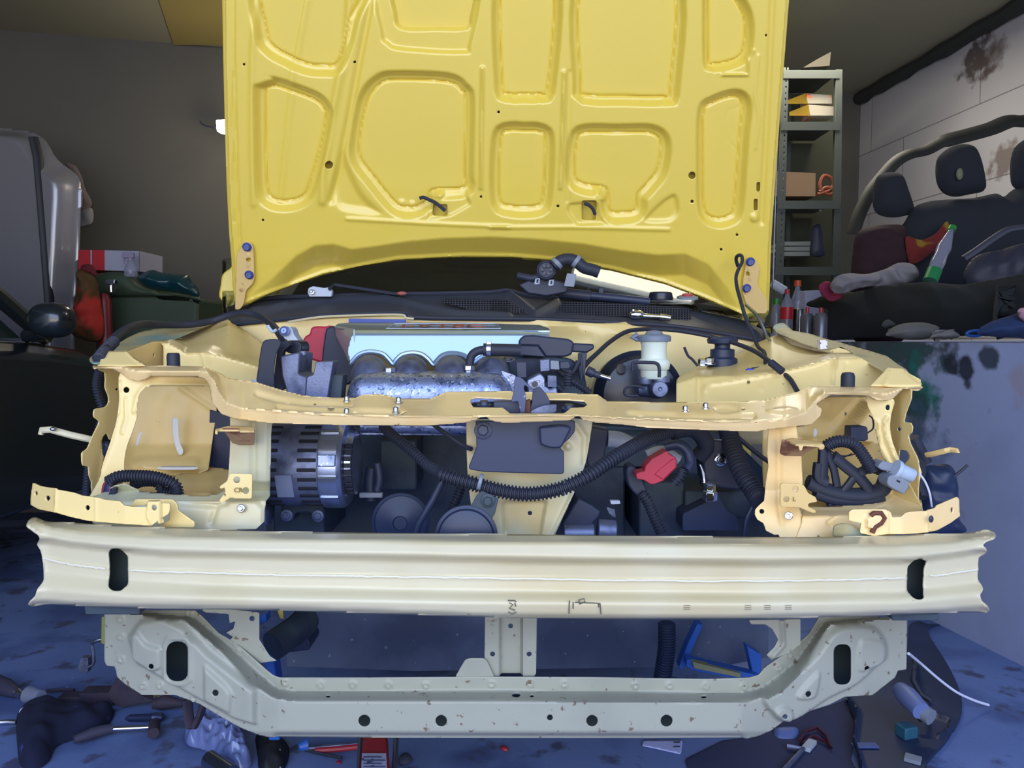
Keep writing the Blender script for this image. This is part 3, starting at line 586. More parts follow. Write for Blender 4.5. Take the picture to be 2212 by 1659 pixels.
railr = sheet('inner_fender_rail', D('1060,108 1080,85 1130,68 1165,72 1235,135 1380,160 1500,200 1640,235 1760,270 1900,310 2035,350 2130,420 2212,470 2212,560 2120,600 2000,480 1850,400 1700,300 1640,268 1540,300 1430,285 1300,240 1180,185 1090,150'), rows((hl(698), 2.02), (hl(745), 1.80), (hl(800), 1.47)), M['rail'], car, 4, relief=R(bead(D('1180,190 1450,290 1560,280 1700,290 1850,400'), 3, .004)))
sheet('fender_corner', E('900,292 1010,178 1050,132 1190,145 1250,190 1330,235 1342,270 1330,295 1230,300 1100,300'), rows((hl(795), 1.46), (hl(832), 1.42)), M['body'], car, 3, relief=R(bead(E('1055,145 1040,240 1010,285'), 3, .004), bead(E('1200,160 1330,260'), 3, -.004)))
hp_ = sheet('headlight_back_panel', E('-20,650 -20,1000 0,1400 340,1420 1340,1400 1345,1300 1260,1000 1100,900 1000,700 900,380 560,380 440,420 480,520 380,620 280,640'), rows((hl(850), 1.66), (hl(950), 1.62), (hl(1040), 1.52), (hl(1100), 1.40)), M['bay'], car, 4.5, [circ(*E('690,528')[0], 3, 4)],
    relief=R(dish(E('560,745 830,410 862,430 880,560 900,780'), 6, .05), bead(E('840,420 875,470 890,640'), 4, .008), bead(E('310,735 440,745 560,745 720,740'), 4, .012), bead(E('560,610 740,420'), 3, .004), bead(E('340,1050 700,1130 1050,1120'), 10, .01), dimple(*E('510,500')[0], 16, -.006)))
for s_ in ('415,690 430,650 450,680 440,720 420,725', '570,1030 700,1020 760,1040 660,1100 600,1080'):
    sheet('scrape_mark', sm(E(s_), 4), flat(1.56), M['scrape'], hp_, 2.5, solid=.0004)
sheet('headlight_frame', sm(E('860,350 950,410 1100,405 1078,540 1070,660 1100,800 1160,960 1240,1140 1350,1365 1200,1400 1080,1380 1040,1180 1060,1000 985,860 940,660 925,560 880,470'), 3), cols((vl(1870), 1.42), (vl(1930), 1.40), (vl(1995), 1.34)), M['body'], car, 3, [circ(*E('1048,475')[0], 4.5, 6.5)],
    relief=R(bead(E('1040,560 1010,600 1020,700 1100,900 1200,1100'), 4, .005), bead(E('960,600 980,800 1060,950 1120,1100'), 4, .004)))
sheet('fender_flange', E('1085,420 1130,350 1185,305 1255,312 1250,400 1205,520 1185,600 1245,605 1262,640 1255,690 1225,712 1240,780 1300,900 1340,1030 1310,1150 1310,1260 1350,1365 1290,1330 1220,1150 1120,950 1075,800 1065,640'), cols((vl(1920), 1.50), (vl(1945), 1.44), (vl(1985), 1.39)), M['body'], car, 3, [circ(*E('1187,905')[0], 12, 17), circ(*E('1148,660')[0], 3, 5)], relief=R(bead(E('1130,420 1110,600 1120,750 1200,900 1280,1100'), 6, -.008)))
post2 = sheet('radiator_side_post', Rr('150,-200 230,-230 370,-240 385,-140 395,-60 415,0 425,240 400,430 450,560 640,560 700,540 700,690 370,690 250,690 230,650 200,655 130,620 110,560 60,530 40,490 42,450 75,415 115,380 128,240 150,100 140,0'), rows((hl(900), 1.27), (hl(1060), 1.30), (hl(1170), 1.25)), M['upper'], car, 3, [circ(*Rr('96,465')[0], 5.5)],
    relief=R(bead(Rr('235,-180 240,100 240,400 260,560'), 6, -.006), bead(Rr('430,440 470,560 560,560'), 6, -.008), bead(Rr('600,580 760,520'), 5, -.005)), ang=50)
bolt('bolt', at(*Rr('312,500')[0], 1.262), (-.5, -1, .1), .0045, M['chrome'], post2, h=.012)
h2_ = sheet('hook_bracket', rnd(E('160,745 240,735 330,748 480,768 512,800 508,828 470,832 460,812 400,805 330,800 318,840 300,845 290,800 200,760'), 2), rows((hl(945), 1.262), (hl(960), 1.195), (hl(972), 1.19)), M['tan'], car, 2, solid=.003)
sheet('hook_web', rnd(E('150,760 290,800 300,840 325,835 332,802 400,806 460,812 400,838 350,862 322,890 170,888 130,870'), 2), rows((hl(950), 1.21), (hl(985), 1.262)), M['rusty'], h2_, 2, solid=.003)
pr2 = sheet('bracket_plate', rnd(Rr('255,240 405,243 440,260 470,320 530,350 545,390 470,400 470,430 535,460 530,485 470,465 400,435 260,430 245,420 245,260'), 3), flat(1.25), M['tan'], car, 2.5, [circ(*Rr('368,288')[0], 6.5), circ(*Rr('294,369')[0], 6.5)], solid=.003)
text3('stamped_letter', 'L', *Rr('358,368')[0], 1.2475, .010, M['stamp'], pr2)
sheet('lower_front_ledge', Rr('430,420 600,425 850,415 1000,400 1080,350 1110,290 1115,240 1290,270 1350,370 1410,480 1230,560 1150,690 370,690 420,560'), rows((hl(1060), 1.42), (hl(1100), 1.33), (hl(1115), 1.27), (hl(1165), 1.25)), M['upper'], car, 3, relief=R(bead(Rr('440,440 800,440 1050,420 1150,330'), 4, .006), bead(Rr('1040,430 1230,420 1330,450'), 5, -.005), bead(Rr('640,560 700,520 820,500'), 5, -.006), bead(Rr('680,580 780,560 900,640'), 4, .005)))
bb2 = sheet('bumper_side_bracket', Rr('800,540 802,470 830,452 900,450 1090,450 1135,470 1150,515 1230,512 1260,480 1290,470 1420,462 1500,440 1520,415 1530,412 1675,350 1690,370 1695,505 1620,560 1510,620 1400,640 1250,650 1100,650 1000,665 890,640 900,560'), cols((vl(1830), 1.20), (vl(1950), 1.205), (vl(2010), 1.23), (vl(2075), 1.27)), M['upper'], car, 2.6, [circ(*Rr('1632,455')[0], 3, 6.5)],
    relief=R(dish(rnd(Rr('920,510 1000,470 1095,490 1090,520 1010,610 925,600'), 6), 4, .008), bead(Rr('1105,480 1110,640'), 3, .003), bead(Rr('1425,470 1430,640'), 2, .002)), solid=.003)
sheet('bracket_foot', rnd(Rr('680,585 740,565 800,570 900,630 980,640 980,670 672,672'), 3), flat(1.215), M['rail'], bb2, 2.6, solid=.003)
b = MB(); b.tube([at(*p, 1.196) for p in Rr('975,500 1000,480 1060,480 1085,520 1060,560 1010,590 985,640')], .004, 8); b.build('rusty_hook', M['rust'], bb2)
b = MB(); b.ell(at(*Rr('1462,528')[0], 1.215), (.004, .002, .006)); b.build('clip', M['blackp'], bb2)
st2 = MB(); st2.tube([at(*p, y) for p, y in zip(E('1380,880 1420,875 1540,845 1580,835 1640,845 1640,860'), (1.47, 1.46, 1.44, 1.44, 1.43, 1.43))], .0045, 8, sq=(1, 1.3)); st2.build('fender_stay', M['tan'], car)
# studs on the upper crossmember
for x, y, mm in ((749, 866, 'steel'), (861, 868, 'steel'), (855, 890, 'steel'), (749, 893, 'steel'), (1480, 887, 'chrome'), (1524, 881, 'chrome')):
    b = MB(); p = at(x, y, 1.24 if y > 880 else 1.30); b.lathe(p, (0, 0, 1), [(.0065, -.002), (.0065, 0), (.0045, .001), (.0043, .0065), (.0028, .0085), (0, .0085)], 14); b.build('stud', M[mm], U, bevel=0)
# ---------------- firewall, cowl, windscreen
M['firewall'] = M['bay']
cy = q('495,672 560,648 700,641 860,637 950,636 1060,633 1095,629 1140,640 1205,646 1300,650 1400,656 1500,663 1610,684 1650,700')
cb = q('480,704 620,690 720,682 870,677 895,687 1060,690 1200,692 1400,702 1500,712 1650,738')
sheet('firewall', [(x, y-4) for x, y in cb]+Q0('1660,960 470,960'), flat(1.992), M['body'], car, 16, relief=R(bead(Z4('350,1040 800,1080 1000,1060'), 16, .02), bead(Z4('560,1300 900,1130 1100,1100'), 12, .02)))
cwl = sheet('cowl_panel', cy+cb[::-1], rows((cy, 2.16), ([(x, y+4) for x, y in cy], 2.14), ([(x, y-6) for x, y in cb], 2.01), (cb, 1.99)), M['cowl'], car, 3, relief=R(bead(Z3('300,940 600,900 850,850 1300,850 1500,890 1800,960 2212,980'), 5, .012), bead(Z4('140,800 330,960 500,860'), 5, .008), bead(Z3('200,1010 560,900'), 3, .005)), dirn=(0, -.5, .86))
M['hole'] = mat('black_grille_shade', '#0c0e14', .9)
def grille(nm, poly, Y0, Y1, y0, y1):
    px_, py_ = 6.0, 4.6
    fn = lambda X, Y: np.minimum(2.1-np.abs((X % px_)-px_/2), (1.6-np.abs((Y % py_)-py_/2)))
    g_ = sheet(nm, poly, rows((hl(y0), Y0-.006), (hl(y1), Y1-.006)), M['cowl'], cwl, 1.0, [fn], solid=.0006)
    sheet('grille_shade_sheet', poly, rows((hl(y0), Y0+.001), (hl(y1), Y1+.001)), M['hole'], g_, 6, (), solid=.0006); return g_  # dark sheet added as the shade behind the grille holes
_sdf = sdf
def sdf(P, X, Y):
    if callable(P): return -P(X, Y)
    return _sdf(P, X, Y)
grille('grille', rnd(Z3('1705,840 2212,860 2212,952 1950,950 1820,900 1720,880'), 3)+[], 2.09, 2.02, 640, 676)
grille('grille', rnd(Z4('0,850 120,855 290,955 0,955'), 3), 2.09, 2.02, 640, 676)
grille('grille', rnd(Z4('545,868 850,875 1200,895 1480,915 1500,1010 1150,985 830,970 470,965'), 3), 2.10, 2.03, 645, 690)
b = MB(); b.tube([Vector(p) for p in [at(x, y-1, 1.985) for x, y in sm(cb, 4, False)]], .006, 8); b.build('rubber_seal', M['rubber'], cwl)
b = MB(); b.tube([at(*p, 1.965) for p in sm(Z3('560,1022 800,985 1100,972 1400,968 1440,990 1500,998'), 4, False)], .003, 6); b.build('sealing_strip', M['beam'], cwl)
gz = at(1106, 640, 2.18).z; gn = (0, -math.sin(math.radians(30)), math.cos(math.radians(30)))
M['glass'] = mat('windscreen_glass', '#dfe8e2', .02, trans=1, ior=1.45)
gl = sheet('windscreen', Q0('480,690 480,560 700,530 1100,500 1500,530 1670,600 1670,720 1610,690 1500,668 1400,660 1205,652 1140,645 1060,640 700,646 560,654'), plane((0, 2.18, gz), gn), M['glass'], car, 12, solid=.004)
b = MB(); b.tube([Vector(at(x, y-2, 2.155)) for x, y in sm(cy, 3, False)], .006, 8); b.build('windscreen_seal', M['rubber'], gl)
# dark cabin behind the glass with dashboard
M['cabin'] = mat('dark_cabin_trim', '#262a26', .8)
b = MB(); b.box((0, 3.5, .60), (1.42, 2.6, .9)); b.build('cabin_body', M['hood'], car, bevel=.05)
b = MB(); rs = []
for yy, wz, ww in ((2.24, 1.19, .66), (2.7, 1.45, .60), (3.0, 1.52, .57), (3.9, 1.52, .56), (4.5, 1.36, .56), (4.75, 1.15, .6)):
    rs.append([(-ww, yy, wz-.03), (-ww*.9, yy, wz), (ww*.9, yy, wz), (ww, yy, wz-.03)])
for i in range(1, len(rs)-1):
    pass
b.rings([[Vector(p) for p in r_] for r_ in rs[1:]], cap=False); rf = b.build('roof', M['hood'], car, solid=.01)
b = MB(); b.rings([[Vector(p)*1.0-Vector((0, 0, .02)) for p in r_] for r_ in rs[1:]], cap=False); b.build('headliner', M['cabin'], rf, solid=.006, off=0)
b = MB(); b.prism([(-.57, 4.48, 1.0), (.57, 4.48, 1.0), (.55, 4.4, 1.38), (-.55, 4.4, 1.38)], (0, .02, 0)); b.build('rear_window', M['blackg'], car)
b = MB(); b.box((0, 3.4, 1.062), (1.30, 2.2, .02)); b.build('cabin_floor', M['cabin'], car)
for s_ in (-1, 1):
    b = MB(); b.tube([(s_*.70, 2.2, 1.14), (s_*.60, 2.7, 1.44), (s_*.57, 3.0, 1.50)], .03, 8); b.build('windscreen_pillar', M['hood'], car)
    b = MB(); b.prism([(s_*.66, 2.3, 1.12), (s_*.66, 4.7, 1.12), (s_*.57, 4.4, 1.38), (s_*.56, 3.9, 1.49), (s_*.57, 3.0, 1.49), (s_*.60, 2.7, 1.42)], (s_*.004, 0, 0)); b.build('side_window', M['blackg'], car)
b = MB(); b.ell((0, 2.55, 1.17), (.62, .22, .05), pw=.6, n=32); b.ell((-.35, 2.52, 1.20), (.2, .12, .05)); b.build('dashboard', M['cabin'], car)
b = MB(); b.box((0, 3.2, 1.2), (1.0, .08, .26)); b.build('seat_row', M['cabin'], car, bevel=.02)
# yellow door mirror seen left of the bonnet
mr = MB(); mp_ = sm(L5('1872,930 1885,850 1900,765 1960,712 2010,690 2010,1045 1975,1045 1940,1030 1910,1000 1880,965'), 3)
mr.rings([[at(x, y, 2.3) for x, y in mp_], [at(x, y, 2.25)*1.0 for x, y in mp_], [at(x+(1965-1872)*0+ (x-497)*.03, y, 2.21) for x, y in mp_]]); mr.build('door_mirror', M['hood'], car, bevel=.006)
b = MB(); b.tube([at(*p, 2.2) for p in L5('1975,940 1960,990 1935,1030')], .004, 8); b.build('mirror_seam', M['hood'], car)
# bonnet hinges
hg = sheet('bonnet_hinge', rnd(Z3('228,425 262,418 292,440 302,480 310,690 300,730 245,790 232,880 205,925 165,930 170,800 180,520 210,470'), 4), plane((0, hY-.012, hz), hn), M['tan'], car, 2, [circ(*Z3('265,556')[0], 5.5, 4.5)], relief=R(bead(Z3('262,520 262,600'), 3, .003)), dirn=hn)
hg2 = sheet('bonnet_hinge', rnd(Z4('1905,550 1940,535 1980,560 2008,620 1990,750 2062,850 2066,940 2040,960 1960,955 1905,880 1880,800 1885,700 1900,620'), 4), plane((0, hY-.012, hz), hn), M['tan'], car, 2, [circ(*Z4('1918,660')[0], 4, 5)], relief=R(bead(Z4('1930,620 1935,700'), 3, .003)), dirn=hn)
M['bluebolt'] = mat('blue_grey_bolt_paint', '#7484b4', .35, .5)
pn = Vector(hn)
M['bluerim'] = mat('blue_bolt_flange', '#34428c', .4, .3)
for P_ in ('907,427 915,425 925,429 940,436 952,445 962,454', '1262,438 1272,442 1280,450 1285,462'):
    b = MB(); b.tube([Vector(p_)+pn*.006 for p_ in plane((0, hY-.004, hz), hn)(*[np.array(v_) for v_ in zip(*sm(q(P_), 4, False))])], .0045, 8); b.build('bonnet_cable', M['rubber'], bonnet)
for P_, par in ((Z3('255,460 271,668'), hg), (Z4('1937,570 1910,768'), hg2)):
    for x, y in P_:
        c0 = Vector(plane((0, hY-.014, hz), hn)(np.array([x]), np.array([y]))[0]); b = MB(); b.lathe(c0, pn, [(.0115, 0), (.0115, .003), (.008, .004)], 20); bb_ = b.build('bolt', M['bluerim'], par); b = MB(); b.lathe(c0, pn, [(.0078, .002), (.007, .008), (.003, .008), (.002, .006), (0, .006)], 20); b.build('bolt_centre', M['bluebolt'], bb_)
# rods and cables at the right hinge
b = MB(); b.ell(at(1620, 799, 1.65), (.010, .006, .004)); b.build('blue_clip', mat('blue_cable_clip', '#3a4ab0', .4), car)
b = MB(); b.tube(pth('1594,575 1590,560 1594,552 1602,553 1603,566 1596,580 1590,598 1592,620 1600,650 1612,690 1626,720 1634,742 1640,752 1650,760 1653,775 1652,792 1640,796 1625,798', [2.0, 1.96, 1.93, 1.86, 1.8, 1.7, 1.66]), .0045, 8); b.build('bonnet_prop_clip_cable', M['rubber'], car)
b = MB(); b.tube(pth('1611,658 1622,668 1634,680 1645,700 1656,725 1664,737', [1.98, 1.9]), .004, 8); b.build('prop_rod', M['steel'], car)
# ================================================================ engine bay contents (parts of the car)
M['silver'] = mat('silver_cover_paint', '#96aabe', .34, .65, coat=.4)
M['alu'] = mat('spotted_cast_aluminium', '#8d98b8', .38, .75, bump=.3, bscale=260, layers=[('#6a7494', 40, .5, .15, 6), ('#4a5270', 130, .60, .04, 4), ('#c0cce4', 150, .62, .04, 4)])
M['block'] = mat('dark_engine_casting', '#3a4650', .6, .2, bump=.4, bscale=60, layers=[('#2a3144', 12, .5, .2, 6)])  # hazy lift of the dark bay is in the base colour
M['navy'] = mat('hazed_black_plastic', '#29324a', .45)  # black plastic with bluish haze put into its colour
M['red'] = mat('red_plastic_cover', '#b02c44', .45)
M['white'] = mat('milky_white_reservoir_plastic', '#d3dccd', .35, sss=.2)
M['grey'] = mat('grey_plastic_connector', '#7a8290', .45)
M['lgrey'] = mat('light_grey_connector', '#aab4c4', .4)
M['orange'] = mat('copper_orange_lettering', '#b05a3c', .4, .3)
# dark depth of the bay
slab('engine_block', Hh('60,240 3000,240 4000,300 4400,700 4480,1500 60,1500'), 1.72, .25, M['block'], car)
b = MB()
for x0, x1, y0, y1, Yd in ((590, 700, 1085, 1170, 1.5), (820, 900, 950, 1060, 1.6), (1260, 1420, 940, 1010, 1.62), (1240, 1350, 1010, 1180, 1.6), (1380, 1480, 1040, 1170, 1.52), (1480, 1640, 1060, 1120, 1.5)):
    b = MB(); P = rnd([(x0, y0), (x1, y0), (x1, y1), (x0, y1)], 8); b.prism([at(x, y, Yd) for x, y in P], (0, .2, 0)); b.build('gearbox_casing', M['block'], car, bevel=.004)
slab('underbody_shade_sheet', Q0('600,1180 1660,1180 1660,1420 1560,1440 1200,1445 900,1450 620,1440'), 1.75, .02, mat('underbody_shade_grey', '#525c70', .7, bump=.4, bscale=40, layers=[('#3a4256', 5, .45, .2, 10), ('#7c869c', 60, .68, .03, 4)]), car)  # stands for subframe and floor shadow, shade put into its colour
# red cover and timing cover
slab('red_side_cover', sm(B('442,400 445,310 470,262 505,240 520,192 560,176 640,178 700,190 700,480 600,485 500,450'), 3), 1.88, .06, M['red'], car, bevel=.006)
slab('timing_cover', sm(B('640,230 660,190 720,180 760,260 900,520 880,640 800,680 640,640 610,480'), 3), 1.86, .08, M['blackp'], car, bevel=.008)
# belt and pump
bl = MB(); o1 = sm(B('62,680 75,500 90,390 112,310 160,288 225,286 262,300 262,340 225,420 205,560 200,700'), 3)
bl.rings([[at(x, y, 1.44) for x, y in o1], [at(x, y, 1.47) for x, y in o1]]); bl.build('drive_belt', M['rubber'], car, bevel=.002)
slab('belt_inner_run', sm(B('225,430 255,330 300,300 340,340 280,400 270,560 300,700 205,700'), 3), 1.49, .02, M['rubber'], car)
slab('pump_housing', rnd(B('255,430 400,400 425,410 412,590 490,605 480,790 320,760 270,600'), 6), 1.47, .10, M['dull'], car, bevel=.004)
slab('mounting_bracket', rnd(B('485,610 540,590 560,480 712,474 690,600 660,790 470,800'), 3), 1.44, .04, M['dull'], car, bevel=.003)
slab('mounting_bracket', rnd(B('690,590 795,592 775,800 640,800'), 3), 1.46, .04, M['block'], car, bevel=.003)
slab('pump_cover', sm(B('270,310 400,300 440,340 430,400 350,410 290,380'), 3), 1.52, .06, M['blackg'], car, bevel=.004)
b = MB(); b.cyl(at(655, 768, 1.5), at(655, 758, 1.5), .009); b.cyl(at(624, 750, 1.52), at(622, 738, 1.52), .007); b.build('pipe_stub', M['dull'], car, bevel=.001)
slab('pale_label', Q0('540,820 575,819 600,828 560,832'), 1.50, .003, M['lgrey'], car)
# alternator
yA = 1.44; zA = at(650, 1000, yA).z; xa = at(586, 1000, yA).x; xb = at(712, 1000, yA).x; xc = at(775, 1000, yA).x; rA = .080
alt = MB(); alt.lathe((xa, yA, zA), (1, 0, 0), [(.055, -.004), (.07, 0), (rA, .012), (rA, xb-xa-.004), (rA*.97, xb-xa)], 48); alt = alt.build('alternator', M['dull'], car)
b = MB(); b.lathe((xb, yA, zA), (1, 0, 0), [(rA*1.04, -.004), (rA*1.06, .0), (rA*1.06, .030), (rA*.98, .038), (rA*.78, .040), (rA*.74, .052), (.03, .056), (0, .056)], 48); b.build('end_housing', mat('bright_cast_aluminium', '#a3adc6', .28, .9), alt, bevel=.001)
b = MB()
for k in range(11):
    a = math.radians(-64+k*12.8)
    for x0, x1 in ((xa+.002, xa+.034), (xb-.040, xb-.006)):
        if k in (0, 10) and x0 > xa+.01: x0 = xb-.036
        c0 = Vector(((x0+x1)/2, yA-math.cos(a)*rA, zA+math.sin(a)*rA)); b.box(c0, (x1-x0, .004, .0065), Matrix.Rotation(-a, 3, 'X'))
b.build('cooling_slots', mat('dark_slot', '#12151f', .8), alt, bevel=.001, ).__setitem__('kind', 'stuff')
b = MB()
for k in range(9):
    a = math.radians(-50+k*11); b.box((xb+.048, yA-math.cos(a)*rA*.80, zA+math.sin(a)*rA*.80), (.014, .006, .008), Matrix.Rotation(-a, 3, 'X'))
b.build('end_vents', mat('dark_vent', '#1a1e2c', .7), alt, bevel=.001)
b = MB(); b.box((at(640, 1040, yA).x, yA-rA*.93, zA-.030), (.030, .004, .045), Matrix.Rotation(.38, 3, 'X')); b.build('rating_label', mat('scuffed_label', '#6f7890', .5), alt)
b = MB(); b.box((xb+.015, yA-rA*1.06, zA+.018), (.032, .006, .022), Matrix.Rotation(-.2, 3, 'X')); b.build('clamp_block', M['alu'], alt, bevel=.002)
for a_ in (-38, -8, 24, 50):
    a = math.radians(a_); b = MB(); b.box((xb+.015, yA-math.cos(a)*rA*1.06, zA+math.sin(a)*rA*1.06), (.034, .005, .006), Matrix.Rotation(-a, 3, 'X')); b.build('housing_rib', M['steel'], alt, bevel=.001)
slab('alternator_foot', rnd(Hh('200,850 540,850 560,1040 470,1060 440,980 300,980 280,1060 200,1050 180,960'), 8), 1.45, .05, M['block'], alt, bevel=.004)
for s_ in ('235,1000', '500,1005'): bolt('bolt', at(*Hh(s_)[0], 1.447), (0, -1, 0), .0075, M['dull'], alt)
b = MB(); b.cyl(at(574, 1100, 1.42), at(584, 1100, 1.42), .03, n=28); b.build('pulley_rim', M['steel'], car, bevel=.003)
# intake plenum with four runners
xp0, xp1 = at(749, 860, 1.5).x, at(1112, 860, 1.5).x; zp = at(930, 866, 1.5).z
b = MB(); n_ = 36; L_ = xp1-xp0
prof = [(0, 0)]+[(.058*math.sin(t), .040*(1-math.cos(t))) for t in [i*PI/2/7 for i in range(1, 8)]]
full = prof+[(r_, L_-h_2) for r_, h_2 in reversed(prof)]
rs = []
for r_, h_2 in full:
    rs.append([Vector((xp0+h_2, 1.51+max(r_, 1e-4)*1.05*math.copysign(abs(math.cos(t))**.75, math.cos(t)), zp+max(r_, 1e-4)*1.0*math.copysign(abs(math.sin(t))**.75, math.sin(t)))) for t in [2*PI*j/n_ for j in range(n_)]])
b.rings(rs); ple = b.build('intake_plenum', M['alu'], car, ang=60)
for x in (798, 888, 975, 1064):
    b = MB(); b.tube([Vector(p) for p in sm([tuple(at(x, 835, 1.51)), tuple(at(x, 812, 1.525)), tuple(at(x, 803, 1.56)), tuple(at(x, 803, 1.63)), tuple(at(x, 812, 1.74))], 6, False)], [.036]*8+[.0345]*30, 28); b.build('intake_runner', M['dull'], ple, ang=70)
b = MB(); b.cyl(at(780, 918, 1.48), at(1012, 922, 1.48), .016, n=16); b.box(at(900, 932, 1.49), (.22, .03, .012)); b.build('plenum_flange', M['alu'], ple, bevel=.002)
for x, y in ((843, 800), (1014, 795)):
    b = MB(); p = at(x, y+6, 1.50); b.lathe(p, (0, 0, 1), [(.009, -.02), (.009, 0), (.011, .001), (.011, .010), (.006, .011), (.006, .009), (0, .009)], 6); b.build('threaded_boss', M['steel'], ple, bevel=.0006)
# engine cover
front = Q0('763,711 1000,712 1132,714 1186,718 1188,760 1170,785 1110,790 1105,779 1090,769 1066,766 1045,770 1030,780 1022,784 1012,776 1000,767 975,763 955,768 943,780 936,788 925,776 910,765 889,762 868,767 855,779 849,787 838,775 825,764 798,760 775,767 760,783 757,783 750,760')
cvf = sheet('engine_cover', front, rows((hl(711), 1.722), (hl(722), 1.705), (hl(790), 1.685)), M['silver'], car, 3, relief=R(bead(Q0('763,711 1000,712 1132,714 1186,718'), 4, -.006)), solid=.004, ang=70)
tag(cvf, 'silver engine cover with scalloped lower edge')
sheet('cover_top', Q0('722,705 730,699 765,696 1000,697 1165,702 1186,709 1189,718 1132,716 1000,714 763,713'), rows((hl(696), 1.90), (hl(714), 1.720)), M['silver'], cvf, 3, solid=.004)
sheet('cover_side', Q0('722,704 735,705 766,711 766,740 758,784 752,780 738,752 724,726'), cols((vl(722), 1.84), (vl(764), 1.70)), M['silver'], cvf, 3, solid=.004)
b = MB(); b.tube([at(x, y, 1.680) for x, y in sm(front[6:-1][3:], 3, False) if y < 796], .0055, 8); b.build('scalloped_lip', M['silver'], cvf)
nT = Vector((0, -.35, .94))
pl0 = at(965, 703, 1.80)
b = MB(); pc = [at(835, 710.5, 1.737), at(1082, 710.5, 1.737), at(1072, 700, 1.85), at(852, 700, 1.85)]; b.tube([p+Vector((0, -.001, .001)) for p in pc+[pc[0]]], .0012, 6); b.build('nameplate_border', M['lgrey'], cvf)
tl = (pc[2]+pc[3]-pc[0]-pc[1])/2; xd = pc[1]-pc[0]; nn = xd.cross(tl).normalized()
text3('raised_lettering', 'i-VTEC', 0, 0, 0, .085, M['orange'], cvf, normal=nn, xdir=tuple(xd), loc=(pc[0]+pc[2])/2+nn*.002, sx=.80)
slab('coil_strip', Q0('753,688 876,690 876,699 753,697'), 1.95, .01, mat('blue_plastic_strip', '#2c4aa0', .4), car)
# breather hose, clamps
b = MB(); b.tube(pth('1014,795 1015,782 1019,768 1030,759 1045,756 1060,756', 1.52), .0085, 14); b.build('breather_elbow', M['rubber'], car)
b = MB(); b.tube(pth('1044,755 1080,756 1125,757', 1.52), .0125, 16); hs = b.build('breather_hose', M['rubber'], car)
b = MB(); b.tube(pth('1050,755 1061,755', 1.52), .0142, 20); b.box(at(1056, 741, 1.515), (.010, .008, .008)); b.build('hose_clamp', M['steel'], hs, bevel=.001)
# air duct box
dk = MB()
top = Cc('478,215 520,175 600,172 900,205 935,225 950,245 930,340 870,362 705,362 640,268 475,262')
frt = Cc('472,262 640,266 705,358 690,362 485,346 470,320')
slab('air_duct', top, 1.63, .10, M['blackp'], car, bevel=.004)
slab('duct_front', frt, 1.61, .05, M['blackp'], car, bevel=.003)
slab('duct_outlet', Cc('845,305 905,238 1110,250 1122,258 1120,290 1060,325 930,318'), 1.64, .09, M['blackp'], car, bevel=.004)
sl = slab('ribbed_bracket', Cc('985,325 1058,322 1050,450 1025,560 1015,600 1000,560 985,450'), 1.60, .012, M['blackp'], car, bevel=.002)
b = MB(); b.tube(pth('1255,765 1257,800 1255,825', 1.597), .002, 6); b.build('rib', M['blackp'], sl)
# throttle body area
slab('intake_backing', rnd(Q0('1095,772 1150,768 1235,775 1262,800 1272,862 1270,885 1100,885'), 8), 1.63, .08, M['block'], car, bevel=.006)  # dark backing slab added to darken the gap behind the throttle
b = MB(); b.tube(pth('1205,800 1225,812 1240,800 1250,780', 1.60), .006, 10); b.build('vacuum_hose', M['rubber'], car)
b = MB(); b.tube(pth('1150,860 1170,835 1195,830 1215,845', 1.56), .008, 10); b.build('coolant_hose', M['rubber'], car)
slab('throttle_sensor', rnd(Cc('655,385 740,378 742,480 660,485'), 2), 1.56, .04, M['dull'], car, bevel=.003)
slab('sensor_plug', rnd(Cc('745,390 820,395 825,470 745,465'), 2), 1.565, .03, M['grey'], car, bevel=.003)
slab('sensor_plug', rnd(Cc('828,400 900,395 920,440 900,462 828,462'), 2), 1.565, .03, M['navy'], car, bevel=.003)
slab('throttle_body', rnd(Cc('545,560 620,520 660,500 700,540 700,600 740,640 800,620 810,670 790,700 560,700'), 4), 1.52, .09, M['alu'], car, bevel=.003)
slab('throttle_cover', rnd(Cc('720,515 800,520 805,620 720,620'), 2), 1.55, .05, M['dull'], car, bevel=.003)
slab('intake_gusset', rnd(Cc('325,475 450,520 445,640 420,670 390,640 350,540'), 3), 1.49, .02, M['alu'], car, bevel=.003)
slab('black_bracket', rnd(Cc('450,400 545,400 545,540 460,540'), 3), 1.53, .04, M['navy'], car, bevel=.003)
b = MB(); b.cyl(at(*Cc('615,590')[0], 1.515), at(*Cc('615,590')[0], 1.52), .006); b.build('port', M['blackg'], car)
b = MB(); b.tube(pth('1227,835 1228,815 1232,800', 1.50), .009, 12, corr=.003); b.build('corrugated_hose', M['rubber'], car)
b = MB(); b.tube(pth('1235,822 1255,835 1275,850', 1.50), .007, 12, corr=.003); b.build('corrugated_hose', M['rubber'], car)
bolt('bolt', at(*Cc('388,385')[0], 1.55), (0, -.3, 1), .009, M['dull'], car)
